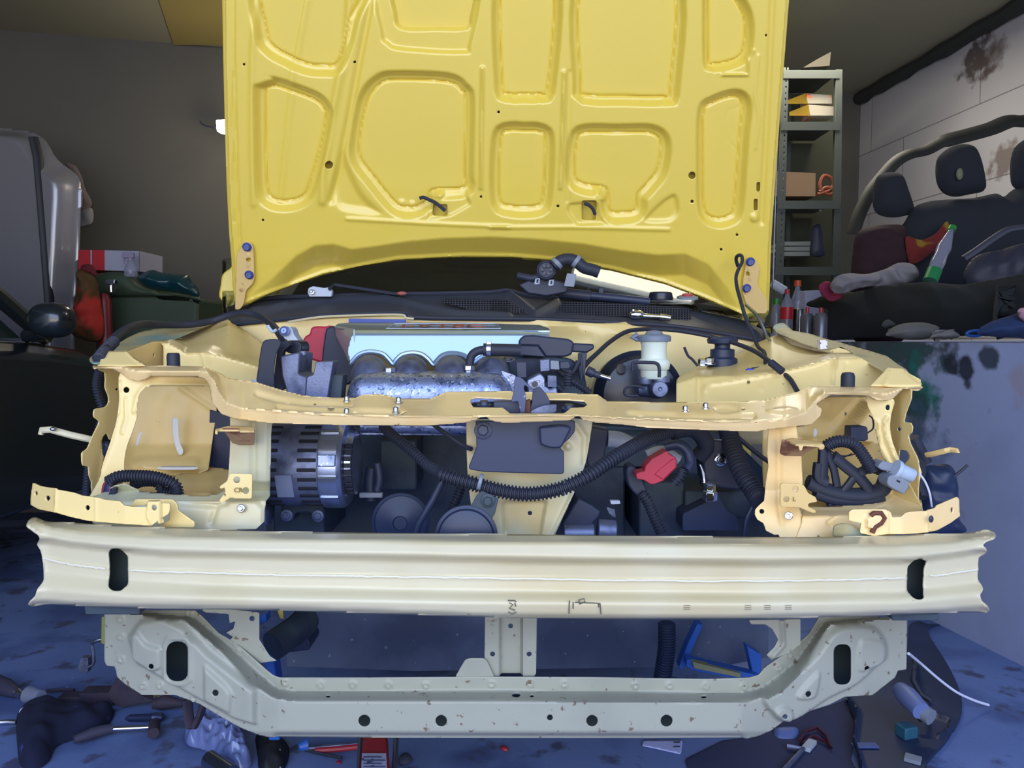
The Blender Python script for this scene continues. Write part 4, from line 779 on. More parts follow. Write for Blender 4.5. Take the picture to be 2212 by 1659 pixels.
# brake servo, reservoir and master cylinder
sv = MB(); c0 = at(1378, 855, 1.80); sv.lathe(c0, (0, -1, .06), [(.105, -.06), (.107, 0), (.107, .010), (.100, .014), (.100, .022), (.094, .026), (.094, .034), (.086, .042), (.04, .052), (0, .053)], 64); sv = sv.build('brake_servo', M['blackg'], car, ang=30)
b = MB(); b.lathe(at(*Cc('1350,460')[0], 1.745), (0, -1, .06), [(.011, 0), (.011, .003), (.009, .003), (.009, .001), (0, .001)], 24); b.build('servo_plug', M['blackg'], sv)
rv = MB(); zc = at(1412, 815, 1.60); k_ = 1.60/1650
def rprof(P): return [(r_*k_, (815-y)*k_) for r_, y in P]
rv.lathe(zc, (0, 0, 1), rprof([(24, 818), (28, 812), (28, 800), (33, 797), (35, 785), (33, 778), (27, 774), (27, 745), (29, 742), (29, 735)]), 40); rv = rv.build('fluid_reservoir', M['white'], car, ang=50)
b = MB(); b.lathe(zc, (0, 0, 1), rprof([(33, 738), (36, 737), (36, 727), (33, 724), (20, 722), (16, 716), (8, 714), (0, 713)]), 24); b.tube([at(1378, 733, 1.6), at(1365, 730, 1.6), at(1378, 722, 1.6)], .006, 8); b.build('reservoir_cap', mat('grey_blue_cap_plastic', '#6f7888', .45), rv, bevel=.001, ang=30)
b = MB(); mc = at(1426, 841, 1.56); b.lathe(mc, (0, -1, .05), [(.020, -.10), (.020, -.03), (.0165, -.02), (.0165, 0), (.0155, .002), (.004, .002), (.003, 0), (0, 0)], 36)
b.cyl(at(1426, 826, 1.60), at(1426, 812, 1.60), .020); b.cyl(at(1395, 830, 1.6), at(1395, 815, 1.6), .016); b.cyl(at(1385, 840, 1.62), at(1425, 840, 1.60), .017); b.build('master_cylinder', M['dull'], car, bevel=.001)
b = MB(); b.tube(pth('1367,800 1367,786 1372,783 1400,783 1418,785 1424,795 1424,815', 1.55), .0035, 8); b.build('brake_pipe', M['rubber'], car)
b = MB(); b.tube(pth('1392,838 1370,834 1352,838 1349,850 1358,855 1378,855', 1.56), .0028, 8); b.build('brake_pipe', M['rubber'], car)
b = MB(); b.cyl(at(1280, 806, 1.54), at(1296, 812, 1.54), .007); b.cyl(at(1268, 800, 1.54), at(1282, 807, 1.54), .010); sn = b.build('probe_sensor', M['blackp'], car, bevel=.001)
b = MB(); b.cyl(at(1295, 811, 1.54), at(1318, 818, 1.54), .0042); b.build('probe_tip', M['chrome'], sn)
# strut tops
b = MB(); b.lathe(at(1560, 775, 1.80), (0, 0, 1), [(.035, -.03), (.035, 0), (.028, .004), (.028, .022), (.018, .024), (.018, .034), (.034, .036), (.036, .046), (.028, .052), (0, .053)], 28); b.build('suspension_top_mount', M['navy'], car, bevel=.001, ang=30)
for x, y in ((1517, 788), (1532, 785)): bolt('nut', at(x, y, 1.75), (0, -.2, 1), .010, M['chrome'], car, h=.014)
tm = slab('belt_tensioner', rnd(B('235,195 340,180 360,200 375,250 415,300 300,290 270,240'), 4), 1.58, .04, M['lgrey'], car, bevel=.004)
b = MB(); b.lathe(at(615.5, 715.5, 1.575), (0, -1, .15), [(.0105, 0), (.0105, .004), (.007, .006), (.0055, .009), (.002, .009), (.001, .006), (0, .006)], 24); b.build('bolt', M['bluebolt'], tm)
# cables across the right strut tower
b = MB(); b.tube(pth('1262,792 1272,780 1290,763 1318,738 1355,716 1400,711 1440,712 1490,718 1560,733 1625,756 1665,783 1690,805 1707,820 1722,845', [1.62, 1.7, 1.86, 1.8, 1.6, 1.5]), .0052, 10); b.build('accelerator_cable', M['rubber'], car)
b = MB(); b.tube(pth('1665,783 1690,803', [1.56, 1.54]), .008, 10); b.build('cable_sleeve', M['rubber'], car)
b = MB(); b.tube(pth('1478,750 1486,768 1495,776 1507,790', 1.72), .003, 8); b.build('brake_pipe', M['rubber'], car)
# cable along the left
b = MB(); b.tube(pth('228,757 240,738 262,718 285,706 310,700 340,701 380,702 420,700 460,693 495,681 530,676 560,683 585,700 600,716 612,735', [1.45, 1.6, 1.8, 1.9, 1.85, 1.65]), .0085, 12); lw = b.build('wiring_loom', M['rubber'], car)
b = MB(); b.tube(pth('212,776 228,756 246,738', [1.42, 1.5]), .010, 12, corr=.003); b.build('corrugated_sleeve', M['rubber'], lw)
b = MB(); b.tube(pth('578,703 588,716 598,712', 1.6), .0035, 8); b.build('cable_tie', M['lgrey'], lw)
for s_ in ('478,702 495,690 510,684', '1640,752 1660,780'): pass
# latch on the crossmember
lt = slab('latch_plate', rnd(Cc('108,905 930,900 958,910 955,1000 905,1060 835,1120 835,1150 862,1165 862,1350 840,1362 180,1342 60,1322 48,1300 105,1155 115,1130 112,1000'), 3), 1.235, .006, M['navy'], car, bevel=.002)
b = slab('latch_housing', rnd(Cc('650,960 840,940 930,960 880,1060 840,1140 740,1140 660,1110'), 8), 1.22, .02, M['navy'], lt, bevel=.004)
bolt('bolt', at(*Cc('172,985')[0], 1.235), (0, -1, .1), .0095, M['navy'], lt, h=.008)
slab('latch_hole_shade', rnd(Q0('1012,872 1100,866 1230,868 1272,878 1262,905 1015,905'), 4), 1.325, .012, M['rubber'], car)  # dark plate added as the shade inside the latch opening
m1 = slab('latch_arm', rnd(Cc('410,745 432,660 440,560 448,530 470,523 510,545 612,652 600,660 530,600 520,620 540,700 530,835 490,840 470,740'), 2), 1.235, .006, mat('scuffed_black_steel', '#414966', .4, .5, layers=[('#98a0b4', 30, .62, .05, 6)]), car, bevel=.001)
slab('latch_arm', rnd(Cc('595,640 640,615 665,622 715,680 745,740 740,770 770,830 560,838 590,740'), 3), 1.25, .006, M['navy'], m1, bevel=.001)
slab('striker_bar', rnd(Cc('262,742 490,742 490,838 395,838 340,795 262,790'), 2), 1.255, .03, M['navy'], m1, bevel=.002)
slab('latch_lever', sm(Cc('580,838 620,800 700,772 790,765 800,780 780,838'), 3), 1.225, .004, M['dull'], m1, bevel=.001)
slab('rusty_spacer', Cc('525,735 575,725 580,838 525,838'), 1.245, .02, M['rust'], m1)
for s_ in ('180,765', '905,795'):
    b = MB(); p = at(*Cc(s_)[0], 1.27); b.lathe(p, (0, -.2, 1), [(.012, -.01), (.012, 0), (.009, .001), (.007, .006), (0, .006)], 24); b.build('bolt', M['navy'], m1)
# centre strut with horn
cs = sheet('centre_strut', Q0('1007,905 1281,905 1278,925 1265,1002 1252,1035 1237,1070 1197,1160 1040,1160 1030,1100 1018,1095 1013,1057 1010,1024 1008,974'), flat(1.275), M['cream'], car, 3, [circ(1145, 1112, 5)], relief=R(bead(Q0('1190,1160 1240,1060'), 4, .006), bead(K('560,200 650,330 640,560'), 6, -.006), bead(Hh('2080,920 2090,1150'), 4, -.005), dish(Q0('1085,1080 1185,1080 1170,1170 1085,1170'), 8, -.012), dimple(*K('500,410')[0], 8, .005)))
hn1 = MB(); hc = at(1007, 1160, 1.21); hn1.lathe(hc, (0, -1, .05), [(.045, -.03), (.0505, -.01), (.0505, 0), (.046, .002), (.044, 0), (.043, .003), (.030, .008), (.012, .010), (0, .010)], 48); hn1 = hn1.build('horn', M['navy'], car, ang=30)
slab('horn_bracket', rnd(Hh('1855,830 1900,790 2042,858 2010,990 1970,1050 1800,960 1800,930'), 3), 1.215, .004, M['block'], hn1, bevel=.001)
bolt('bolt', at(*Hh('1950,875')[0], 1.215), (0, -1, 0), .0075, M['block'], hn1, h=.008)
h2 = MB(); h2.lathe(at(866, 1128, 1.42), (0, -1, .05), [(.05, -.02), (.055, 0), (.050, .003), (.049, .0), (.030, .006), (.014, .012), (.012, .009), (0, .009)], 48); h2.build('pulley_wheel', M['navy'], car, ang=30)
# looms and hoses in the middle
b = MB(); b.tube(pth('826,920 850,942 885,970 922,1004 955,1027', [1.36, 1.25]), .0078, 12, corr=.0036, pitch=.0062); b.build('corrugated_loom', M['rubber'], car)
b = MB(); b.tube(pth('950,1024 985,1035 1030,1047 1080,1060 1130,1067 1175,1064 1222,1052 1270,1028 1310,1000 1350,975 1400,948 1450,930', [1.24, 1.23, 1.22, 1.22, 1.25, 1.35]), .0108, 14, corr=.0034, pitch=.0062); ml = b.build('corrugated_loom', M['rubber'], car)
for x, y in ((1037, 1041), (1219, 1053)):
    b = MB(); b.tube([at(x-4, y-1, 1.225), at(x+4, y+1, 1.225)], .0135, 20); b.build('grey_clip', M['grey'], ml, bevel=.001)
b = MB(); b.tube(pth('1450,932 1490,925 1515,940 1525,965 1510,985', [1.38, 1.42]), .016, 14); b.build('radiator_hose', M['rubber'], car)
b = MB(); b.tube(pth('1437,965 1465,960 1485,975 1490,1000 1480,1015', [1.36, 1.33]), .009, 12); b.build('sheathed_cable', M['navy'], car)
b = MB(); b.tube(pth('1475,1012 1468,1030 1455,1045', 1.33), .008, 12, corr=.003); b.build('corrugated_sleeve', M['rubber'], car)
b = MB(); b.tube(pth('1385,1065 1400,1085 1410,1110 1428,1150', 1.36), .009, 12, corr=.003); b.build('corrugated_sleeve', M['rubber'], car)
b = MB(); b.tube(pth('1572,928 1585,975 1605,1025 1630,1062 1645,1085', [1.48, 1.38, 1.33]), .0165, 16, corr=.004, pitch=.008); b.build('corrugated_loom', M['rubber'], car)
b = MB(); b.tube(pth('1000,1040 990,1070 975,1105', 1.4), .008, 12, corr=.003); b.build('corrugated_loom', M['rubber'], car)
b = MB(); b.tube(pth('1577,930 1600,950 1630,975 1661,998', 1.52), .0045, 10); b.build('thin_cable', M['rubber'], car)
b = MB(); b.tube(pth('930,912 960,935 1000,962 1018,970', [1.3, 1.26]), .004, 8); b.build('release_cable', M['rubber'], car)
b = MB(); b.tube([at(958, 1034, 1.3), at(935, 1080, 1.3), at(905, 1130, 1.3), at(899, 1150, 1.3)], .006, 10); b.build('stay_rod', M['navy'], car)
b = MB(); b.tube(pth('1312,948 1335,950 1358,960 1372,968', 1.42), .016, 14); b.build('silver_pipe', M['lgrey'], car)
b = MB(); b.tube(pth('1398,985 1430,975 1465,995', 1.40), .011, 14); b.build('toothed_lug', M['lgrey'], car)
rc = slab('red_terminal_cover', rnd(K('1080,650 1110,632 1155,625 1160,585 1215,520 1345,448 1360,475 1425,510 1432,590 1315,705 1240,735 1205,735 1150,700 1090,690'), 2), 1.33, .035, M['red'], car, bevel=.003)
b = MB(); b.prism([at(*p, 1.328) for p in K('1235,650 1390,520 1425,515 1430,590 1315,700')], (0, .01, 0)); b.build('cover_flap', M['red'], rc, bevel=.002)
slab('cable_gland', sm(K('1000,600 1080,590 1180,800 1120,850 1020,750'), 3), 1.37, .04, M['navy'], car, bevel=.004)
em = slab('engine_mount', sm(K('1690,370 1740,355 1820,362 1850,450 1930,600 2060,770 1900,780 1700,740 1660,620 1660,480'), 3), 1.45, .06, M['blackp'], car, bevel=.004)
b = MB(); b.lathe(at(1556, 993, 1.45), (0, -1, .05), [(.0125, 0), (.0125, .002), (.009, .004), (.0085, .004)], 28); b.lathe(at(1556, 993, 1.446), (0, -1, .05), [(.0082, 0), (.0082, .007), (.007, .008), (0, .008)], 6); b.build('bolt', M['chrome'], em, bevel=.0004)
slab('mount_strap', K('1620,560 1640,570 1670,640 1680,760 1665,770 1650,680 1640,620'), 1.43, .003, M['steel'], em)
slab('mount_shim', K('1683,355 1815,352 1818,362 1740,360 1690,392'), 1.448, .003, M['lgrey'], em)
b = MB(); b.lathe(at(*K('1712,850')[0], 1.42), (0, 0, 1), [(.014, -.005), (.014, .012), (.011, .014), (.011, .026), (.016, .027), (.016, .029), (0, .029)], 6); b.build('chrome_nut', M['chrome'], em, bevel=.001)
slab('starter_body', rnd(K('1480,990 1740,860 1760,780 1850,950 1940,1010 1960,1130 1480,1130'), 6), 1.46, .12, M['navy'], car, bevel=.008)
slab('heat_shield', sm(K('450,1080 500,1000 580,870 620,870 780,970 720,1060 700,1100 480,1110'), 2), 1.33, .03, M['navy'], car, bevel=.004)
b = MB(); b.cyl(at(1217, 1152, 1.32), at(1283, 1152, 1.32), .016, n=24); b.cyl(at(1290, 1145, 1.34), at(1330, 1148, 1.34), .02, n=24); b.build('driveshaft_tube', M['dull'], car, bevel=.002)
slab('small_lug', rnd(K('860,875 945,875 950,905 870,908'), 2), 1.36, .01, M['lgrey'], car)
slab('bracket_tab', rnd(K('830,930 900,950 910,1020 880,1010 850,980'), 2), 1.36, .004, M['dull'], car)
slab('relay_box', rnd(K('680,240 850,270 840,330 800,560 690,600 660,540'), 4), 1.40, .05, M['navy'], car, bevel=.004)
for s_, Yd in (('1060,590 1050,500 1000,480', 1.5), ):
    pass
b = MB(); b.tube(pth('805,1010 800,1040 803,1080', 1.48), .012, 12); b.tube(pth('815,1000 820,1035 815,1060', 1.46), .008, 12); b.build('coolant_pipe', M['navy'], car)
b = MB(); b.box(at(802, 1069, 1.46), (.045, .012, .01)); b.build('pipe_clip', M['grey'], car, bevel=.002)
b = MB(); b.tube(pth('1641,1062 1625,1095 1612,1125 1608,1160', 1.42), .005, 8); b.build('guide_rod', M['navy'], car)
# looms in the headlight openings
b = MB(); b.tube(pth('232,1042 255,1030 290,1028 330,1030 360,1038 378,1048 384,1068', [1.33, 1.34]), .0095, 12, corr=.003, pitch=.005); l1 = b.build('corrugated_loom', M['rubber'], car)
b = MB(); b.tube(pth('285,1048 310,1040 340,1042 352,1062 375,1064', 1.36), .0085, 12, corr=.003, pitch=.005); b.build('corrugated_loom', M['rubber'], l1)
for i, c_ in enumerate(('#8a3040', '#20243c', '#2a3a70', '#6a4a60', '#1c2030')):
    b = MB(); b.tube(pth('%d,1035 %d,1045 %d,1062 %d,1075' % (238+i*3, 226+i*4, 222+i*5, 225+i*4), 1.325), .0022, 6); b.build('wire', mat('wire_insulation', c_, .5), l1)
slab('taped_end', rnd(G('700,700 760,610 790,610 775,700 760,715'), 2), 1.31, .01, M['rubber'], l1)
b = MB(); b.tube(pth('214,800 208,830 214,860 222,890 212,930 200,960 192,1000 188,1040 186,1072', [1.50, 1.52, 1.50, 1.46]), .007, 10, corr=.0026); b.build('corrugated_loom', M['rubber'], car)
b = MB(); b.tube(pth('215,980 225,960 232,965 222,985 230,995', 1.53), .006, 10); b.build('loom_connector', M['navy'], car)
# right headlight opening
slab('relay', rnd(E('735,640 860,635 880,650 885,750 850,765 760,755 732,730'), 3), 1.47, .03, M['navy'], car, bevel=.003)
b = MB(); b.tube(pth('1874,935 1886,925 1885,905 1878,898', 1.5), .0016, 6); b.build('relay_wire', M['rubber'], car)
b = MB(); b.tube(pth('1783,965 1800,956 1822,953 1845,960 1862,980 1878,1005 1887,1018', [1.36, 1.35]), .0105, 12, corr=.002, pitch=.005); l2 = b.build('corrugated_loom', M['rubber'], car)
for s_, r_ in (('1780,965 1778,1000 1775,1040', .013), ('1785,975 1800,1010 1808,1050', .009), ('1800,985 1830,1010 1855,1030 1880,1060', .012), ('1770,1000 1768,1030 1785,1040', .014), ('1850,1020 1835,1045 1800,1085', .010), ('1745,1040 1790,1060 1850,1070 1900,1060 1915,1035', .015), ('1760,1062 1800,1075 1860,1078 1905,1068', .014), ('1855,1022 1880,1012 1910,1022', .009), ('1800,1085 1790,1092 1800,1080 1850,1030', .007)):
    b = MB(); b.tube(pth(s_, 1.37), r_, 12, sq=(1, .7)); b.build('taped_cable', M['rubber'], l2)
b = MB(); b.tube(pth('1790,985 1815,990 1840,980', 1.5), .0015, 6); b.tube(pth('1795,975 1820,985 1850,980 1870,970', 1.5), .0015, 6); b.build('thin_wire', M['rubber'], l2)
slab('wiring_plug', rnd(E('980,960 1010,930 1130,965 1110,1030 1000,1010 965,985'), 3), 1.33, .03, M['grey'], l2, bevel=.004)
b = MB(); b.cyl(at(1938, 1015, 1.325), at(1972, 1028, 1.325), .014, .012, 24); b.cyl(at(1932, 1012, 1.325), at(1940, 1016, 1.325), .017, n=24); b.build('light_blue_plug', mat('pale_blue_connector', '#a8b8cc', .4), l2, bevel=.001)
slab('wiring_plug', rnd(E('1055,1070 1100,1045 1240,1110 1230,1160 1190,1220 1060,1150 1045,1120'), 3), 1.315, .035, M['grey'], l2, bevel=.004)
slab('plug_slots', E('1130,1090 1160,1105 1155,1120 1128,1105'), 1.313, .004, M['blackg'], l2)
b = MB(); b.tube(pth('1964,955 1975,985 1990,1010 1985,1040 1995,1075', [1.5, 1.42]), .012, 12, sq=(1, .7)); b.tube(pth('1972,945 1990,980 2000,1000', 1.5), .012, 10); b.build('outer_loom', M['rubber'], car)
b = MB(); b.tube(pth('1985,1022 1998,1040 2008,1065 2013,1095', 1.30), .0018, 8); b.build('white_wire', mat('white_wire', '#c8ccdc', .5), car)

# ---------------- below the bumper beam
b = sheet('lower_centre_strut', Q0('1048,1325 1160,1325 1158,1455 1154,1461 1050,1461 1046,1450'), flat(1.262), M['lower'], car, 3, [circ(1103, 1358, 5.5), circ(1064, 1413, 5.5), circ(1143, 1413, 5.5)], relief=R(dish(Q0('1078,1300 1130,1300 1130,1480 1078,1480'), 5, -.012)), solid=.002)
sheet('strut_gusset', rnd(Q0('983,1463 1005,1425 1015,1422 1045,1422 1052,1428 1068,1463'), 4), flat(1.255), M['lower'], lower, 3, solid=.002)
sheet('hanging_bracket', Zl('1700,300 1960,300 2212,330 2212,560 2300,700 2360,740 2220,760 2150,720 2110,690 1960,560 1990,540 1930,500 1990,470 2010,400 1960,420 1950,340 1760,330'), flat(1.29), M['lower'], car, 3, [circ(*Zl('2150,380')[0], 6)], solid=.002)
sheet('hanging_bracket', q('860,395 1100,390 1300,385 1300,600 1200,680 1050,730 1010,690 1080,620 1110,560 1060,470 1000,430 880,430', 1400, 1240, 3.95), flat(1.29), M['lower'], car, 3, relief=R(bead(q('1140,400 1150,600 1060,700', 1400, 1240, 3.95), 5, .006)), solid=.002)
for x0, x1, y0, y1 in ((181, 304, 1308, 1328), (1925, 2030, 1326, 1341)):
    P = rnd([(x0, y0), (x1, y0), (x1-3, y1), (x0+3, y1)], 4); slab('shadowed_beam_bracket', P, 1.19, .12, M['block'], car, bevel=.003)  # dark boxes for the brackets and the shadow under the beam
# scuffs on the beam
M['scuff'] = mat('dark_scuff', '#5a5648', .6)
rg = random.Random(5)
def scuff(nm, pts, w_=1.2, Yo=-.0006):
    b = MB(); b.tube([at(x, y, 1.100+.085*abs((x-1106)/1030)**2.6+Yo) for x, y in pts], w_*.00066, 5); b.build(nm, M['scuff'], beam)
for P in ('1097,1297 1112,1297 1115,1300', '1100,1302 1108,1306 1100,1314 1112,1318', '1112,1302 1114,1310', '1098,1322 1106,1327 1115,1322', '1230,1297 1229,1326', '1238,1301 1238,1315', '1250,1296 1262,1293 1264,1300 1252,1305 1250,1296', '1242,1301 1290,1303 1296,1303 1298,1327', '1293,1303 1293,1312', '1010,1326 1016,1328'):
    scuff('scuff_mark', q(P), 1.3)
for x in (1484, 1616, 1658, 1703):
    for k in range(3): scuff('faint_scratch', [(x-7, 1308+k*4), (x+7, 1308+k*4)], .55)
# ================================================================ lamps of the garage, plus an added fill light
def noise2(X, Y, sc_, seed=0):
    r_ = random.Random(seed); h = 0
    for k in range(7):
        a, b, c, f = r_.uniform(-1, 1), r_.uniform(-1, 1), r_.uniform(0, 6.28), r_.uniform(.6, 1.8)
        h = h+np.sin((X*a+Y*b)*f/sc_+c+1.5*np.sin((X*b-Y*a)*.5/sc_+c*2))
    return h/7
def puff(name, P, Y, m, parent=None, bulge=.05, w=14, fold=.012, fs=9, seed=1, step=3, thick=.03, smooth=4, base=None, dirn=(0, -1, 0)):
    P = sm(P, smooth) if smooth else P
    f = lambda X, Y_: bulge*(1-np.exp(-np.maximum(-sdf(P, X, Y_), 0)/w))+fold*noise2(X, Y_, fs, seed)*(1-np.exp(-np.maximum(-sdf(P, X, Y_), 0)/6))
    return sheet(name, P, base or flat(Y), m, parent, step, (), f, dirn=dirn, solid=thick, ang=75)
wl = root('wall_lamp', tuple(at(479, 272, 5.0)), 'small glowing white work lamp on the dark back wall beside the bonnet', 'lamp')
M['lampglow'] = mat('glowing_lamp_diffuser', '#ffffff', .5, emit=('#fff4dc', 9))
slab('lamp_head', rnd(q('466,259 488,257 500,262 500,288 484,287 468,283'), 2), 5.0, .06, M['lampglow'], wl, bevel=.004)
b = MB(); b.tube(pth('432,262 440,270 455,274 467,276', 5.02), .006, 6); b.build('lamp_cable', M['rubber'], wl)
pl_ = bpy.data.lights.new('work_lamp_light', 'POINT'); pl_.energy = 9; pl_.color = (1, .88, .66); pl_.shadow_soft_size = .08
po = bpy.data.objects.new('work_lamp_light', pl_); C.objects.link(po); po.location = at(520, 300, 4.75)
# fluorescent batten on the ceiling, mirrored in the windscreen
def mirror_hit(px, py, z):
    p = plane((0, 2.18, gz), gn)(np.array([float(px)]), np.array([float(py)]))[0]; v = Vector(p)-Vector((0, 0, H)); v.normalize(); n_ = Vector(gn)
    r_ = v-2*v.dot(n_)*n_; return Vector(p)+r_*((z-p[2])/r_.z)
lp0, lp1 = mirror_hit(1255, 580, 2.72), mirror_hit(1485, 632, 2.72)
fl = root('fluorescent_batten', tuple((lp0+lp1)/2), 'glowing white fluorescent tube hung under the ceiling above the bonnet', 'lamp')
dL = (lp1-lp0).normalized()
b = MB(); b.tube([lp0-dL*.03, lp1+dL*.03], .042, 14); b.build('tube', mat('fluorescent_glow', '#ffffff', .5, emit=('#fff3d8', 6)), fl)
b = MB()
for s_ in (-.4, .4): b.cyl((lp0+lp1)/2+dL*s_*(lp1-lp0).length+Vector((0, 0, .07)), Vector((((lp0+lp1)/2+dL*s_*(lp1-lp0).length).x, ((lp0+lp1)/2+dL*s_*(lp1-lp0).length).y, ZC)), .006, n=8)
b.box((lp0+lp1)/2+Vector((0, 0, .075)), ((lp1-lp0).length+.1, .09, .04), dL.to_track_quat('X', 'Z').to_matrix()); b.build('fitting', M['lgrey'], fl)
for nm_, px_, py_ in (('a', 700, 40), ('b', 1700, 40)): pass
back = area('rear_fill_light', (1.6, 4.6, 2.85), (1.6, 4.8, 0), 1.2, .2, 34, (1, .92, .74))  # added fill light for the rear right corner, no fitting there
# ================================================================ the black car on the left
bc = root('black_car', (-2.9, 2.2, 0), 'dark black car parked along the left wall, only its door mirror and side in view', 'car')
M['bcar'] = mat('black_car_paint', '#1e262b', .25, coat=.6)
M['bglass'] = mat('dark_car_glass', '#24302f', .08)
prof = [(.2, .28), (.2, .98), (2.0, 1.0), (2.98, 1.02), (3.3, 1.0), (3.62, .965), (3.86, .91), (3.97, .75), (3.97, .3)]
b = MB(); rs = []
for X_, dz in ((-3.7, -.05), (-3.6, 0), (-2.2, 0), (-2.06, -.02), (-2.0, -.08), (-1.98, -.3)):
    rs.append([Vector((X_, y_, z_ if z_ < .35 else z_+(dz if z_ > .8 else dz*.5))) for y_, z_ in prof])
b.rings(rs); b.build('body', M['bcar'], bc, bevel=.02, ang=30)
b = MB(); gh = [(3.40, .99), (2.72, 1.42), (2.3, 1.45), (1.0, 1.45), (.4, 1.0)]
b.rings([[Vector((X_, y_+(0 if X_ > -3 else 0), z_)) for y_, z_ in gh] for X_ in (-3.5, -2.25)]); b.build('greenhouse', M['bglass'], bc, bevel=.02)
b = MB(); b.tube([Vector((-2.08, 3.42, 1.0)), Vector((-2.12, 3.08, 1.22)), Vector((-2.2, 2.72, 1.41)), Vector((-2.22, 2.2, 1.45)), Vector((-2.22, .8, 1.45))], .035, 8); b.build('windscreen_pillar', M['bcar'], bc)
b = MB(); b.prism([(-2.12, 3.30, 1.0), (-2.16, 3.03, 1.2), (-2.2, 2.72, 1.38), (-2.2, 1.9, 1.42), (-2.12, 1.9, 1.0)], (-.02, 0, 0)); b.build('side_window', M['bglass'], bc)
mc_ = at(113, 692, 3.12)
b = MB(); b.ell(mc_, (.085, .075, .072), pw=.8, n=28, m=16); mm_ = b.build('door_mirror', M['bcar'], bc)
b = MB(); b.tube([mc_+Vector((-.03, .03, -.03)), mc_+Vector((-.12, .10, -.06)), Vector((-2.06, 3.25, 1.01))], .03, 10); b.build('mirror_arm', M['bcar'], mm_)
# ================================================================ silver panel behind it
sp3 = root('bonnet_panel', tuple(at(80, 1113, 4.45)*1), 'silver grey car bonnet standing upright behind the black car', 'car panel')
M['silverp'] = mat('silver_grey_car_paint', '#8c8a90', .26, .3, coat=.6)
P = sm(q('-60,276 0,277 40,279 75,287 100,305 118,335 140,358 160,372 173,392 175,440 170,540 163,640 158,700 158,1113 -60,1113'), 2)
pan = sheet('outer_skin', P, flat(4.45), M['silverp'], sp3, 6, (), R(dish(grow(P, 1) if 0 else P, 34, .11), bead(q('-60,300 40,304 80,312 125,350'), 9, .012), bead(q('-60,430 -55,700'), 7, -.01)), solid=.02)
b = MB(); b.tube([at(x, y, 4.343) for x, y in q('72,296 82,340 89,420 97,520 106,640 108,720')], .026, 8, sq=(1, .4)); b.build('dark_seam', mat('navy_black_seam', '#20222c', .5), sp3)
def ywall(px):
    u = (px-1106)/F; t = isect(Vector((0, 0, 0)), Vector((u, 1.0, 0)), Vector((cC.x, cC.y, 0)), dB); return t.y
yw = ywall(185)-.06
cl = root('hanging_cloth', tuple(at(185, 430, yw)), 'small white and brown rag hanging on the wall at the edge of the silver bonnet', 'cloth')
puff('upper_fold', q('140,352 163,358 175,380 185,410 196,430 197,445 175,460 168,400 150,365'), yw, mat('brown_white_rag', '#8a7c76', .9), cl, .015, 8)
puff('lower_fold', q('174,455 199,450 200,480 180,488 173,487'), yw, mat('white_rag', '#a8a4a8', .9), cl, .015, 8)
# ================================================================ left clutter
Yc = 4.25
bx = root('cardboard_box', tuple(at(245, 584, Yc)), 'red and white cardboard box on top of the green bin', 'box')
M['boxw'] = mat('white_card', '#a0a0b4', .7); M['boxr'] = mat('red_card', '#b0242c', .7)
slab('white_side', L5('892,555 1190,562 1190,735 892,728'), Yc, .28, M['boxw'], bx)
slab('red_side', L5('668,552 892,555 892,728 668,722'), Yc, .28, M['boxr'], bx)
b = MB(); A_ = [at(*p, y) for p, y in zip(L5('1192,563 1275,600 1280,735 1192,737'), (Yc, Yc+.28, Yc+.28, Yc))]; b.prism(A_, (-.004, 0, 0)); b.build('end_flap', mat('grey_card', '#8e8c90', .7), bx)
b = MB(); b.tube([at(*p, Yc-.004) for p in L5('778,555 780,700')], .004, 6); b.build('tape_strip', M['boxw'], bx)
gb = root('storage_bin', tuple(at(340, 1100, Yc)), 'dark green plastic bin with a lid against the back wall', 'bin')
M['green'] = mat('dark_green_plastic', '#3c4a38', .6); M['teal'] = mat('teal_refuse_sack', '#123c44', .3, coat=.3)
slab('bin_body', L5('800,930 1350,930 1690,965 1680,1300 1670,2800 830,2800'), Yc, .5, M['green'], gb, bevel=.02)
puff('lid', L5('785,790 860,750 1000,740 1100,765 1165,835 1240,880 1340,885 1352,920 1600,930 1705,965 1710,990 1500,950 1000,945 800,935'), Yc-.03, M['green'], gb, .03, 6, .002, thick=.04, smooth=2)
ts = root('refuse_sack', tuple(at(360, 630, Yc)), 'shiny dark teal plastic sack lying on the green bin', 'bag')
puff('sack', L5('1170,800 1230,745 1300,722 1380,745 1500,760 1600,770 1640,830 1680,870 1705,950 1640,945 1500,915 1350,900 1240,870'), Yc-.05, M['teal'], ts, .08, 12, .02, 7, 3)
sb_ = root('spray_bottle', tuple(at(283, 598, Yc-.12)), 'clear trigger spray bottle standing on the green bin lid', 'bottle')
M['clear'] = mat('clear_plastic', '#9aa0b8', .08, alpha=.42, coat=.6)
p = at(283, 598, Yc-.12); b = MB(); b.lathe(p, (0, 0, 1), [(.03, 0), (.035, .01), (.033, .05), (.014, .075), (.013, .09)], 20); b.build('bottle_body', M['clear'], sb_)
b = MB(); b.box(p+Vector((-.01, 0, .115)), (.06, .025, .03)); b.tube([p+Vector((-.03, 0, .11)), p+Vector((-.035, 0, .08)), p+Vector((-.02, 0, .06))], .005, 8); b.cyl(p+Vector((0, 0, .085)), p+Vector((0, 0, .11)), .012); b.build('trigger_head', mat('pale_trigger', '#8c84a0', .4), sb_, bevel=.003)
rb = root('red_bag', tuple(at(195, 900, 4.0)), 'red and olive cloth bag hanging between the silver bonnet and the green bin', 'bag')
puff('bag', L5('668,720 760,745 830,820 855,950 885,1150 880,1290 800,1340 640,1290 610,1230 640,1000 655,850'), 4.0, mat('red_olive_cloth', '#a8281e', .8, layers=[('#4a3414', 5, .44, .12, 3)]), rb, .08, 14, .03, 8, 5)
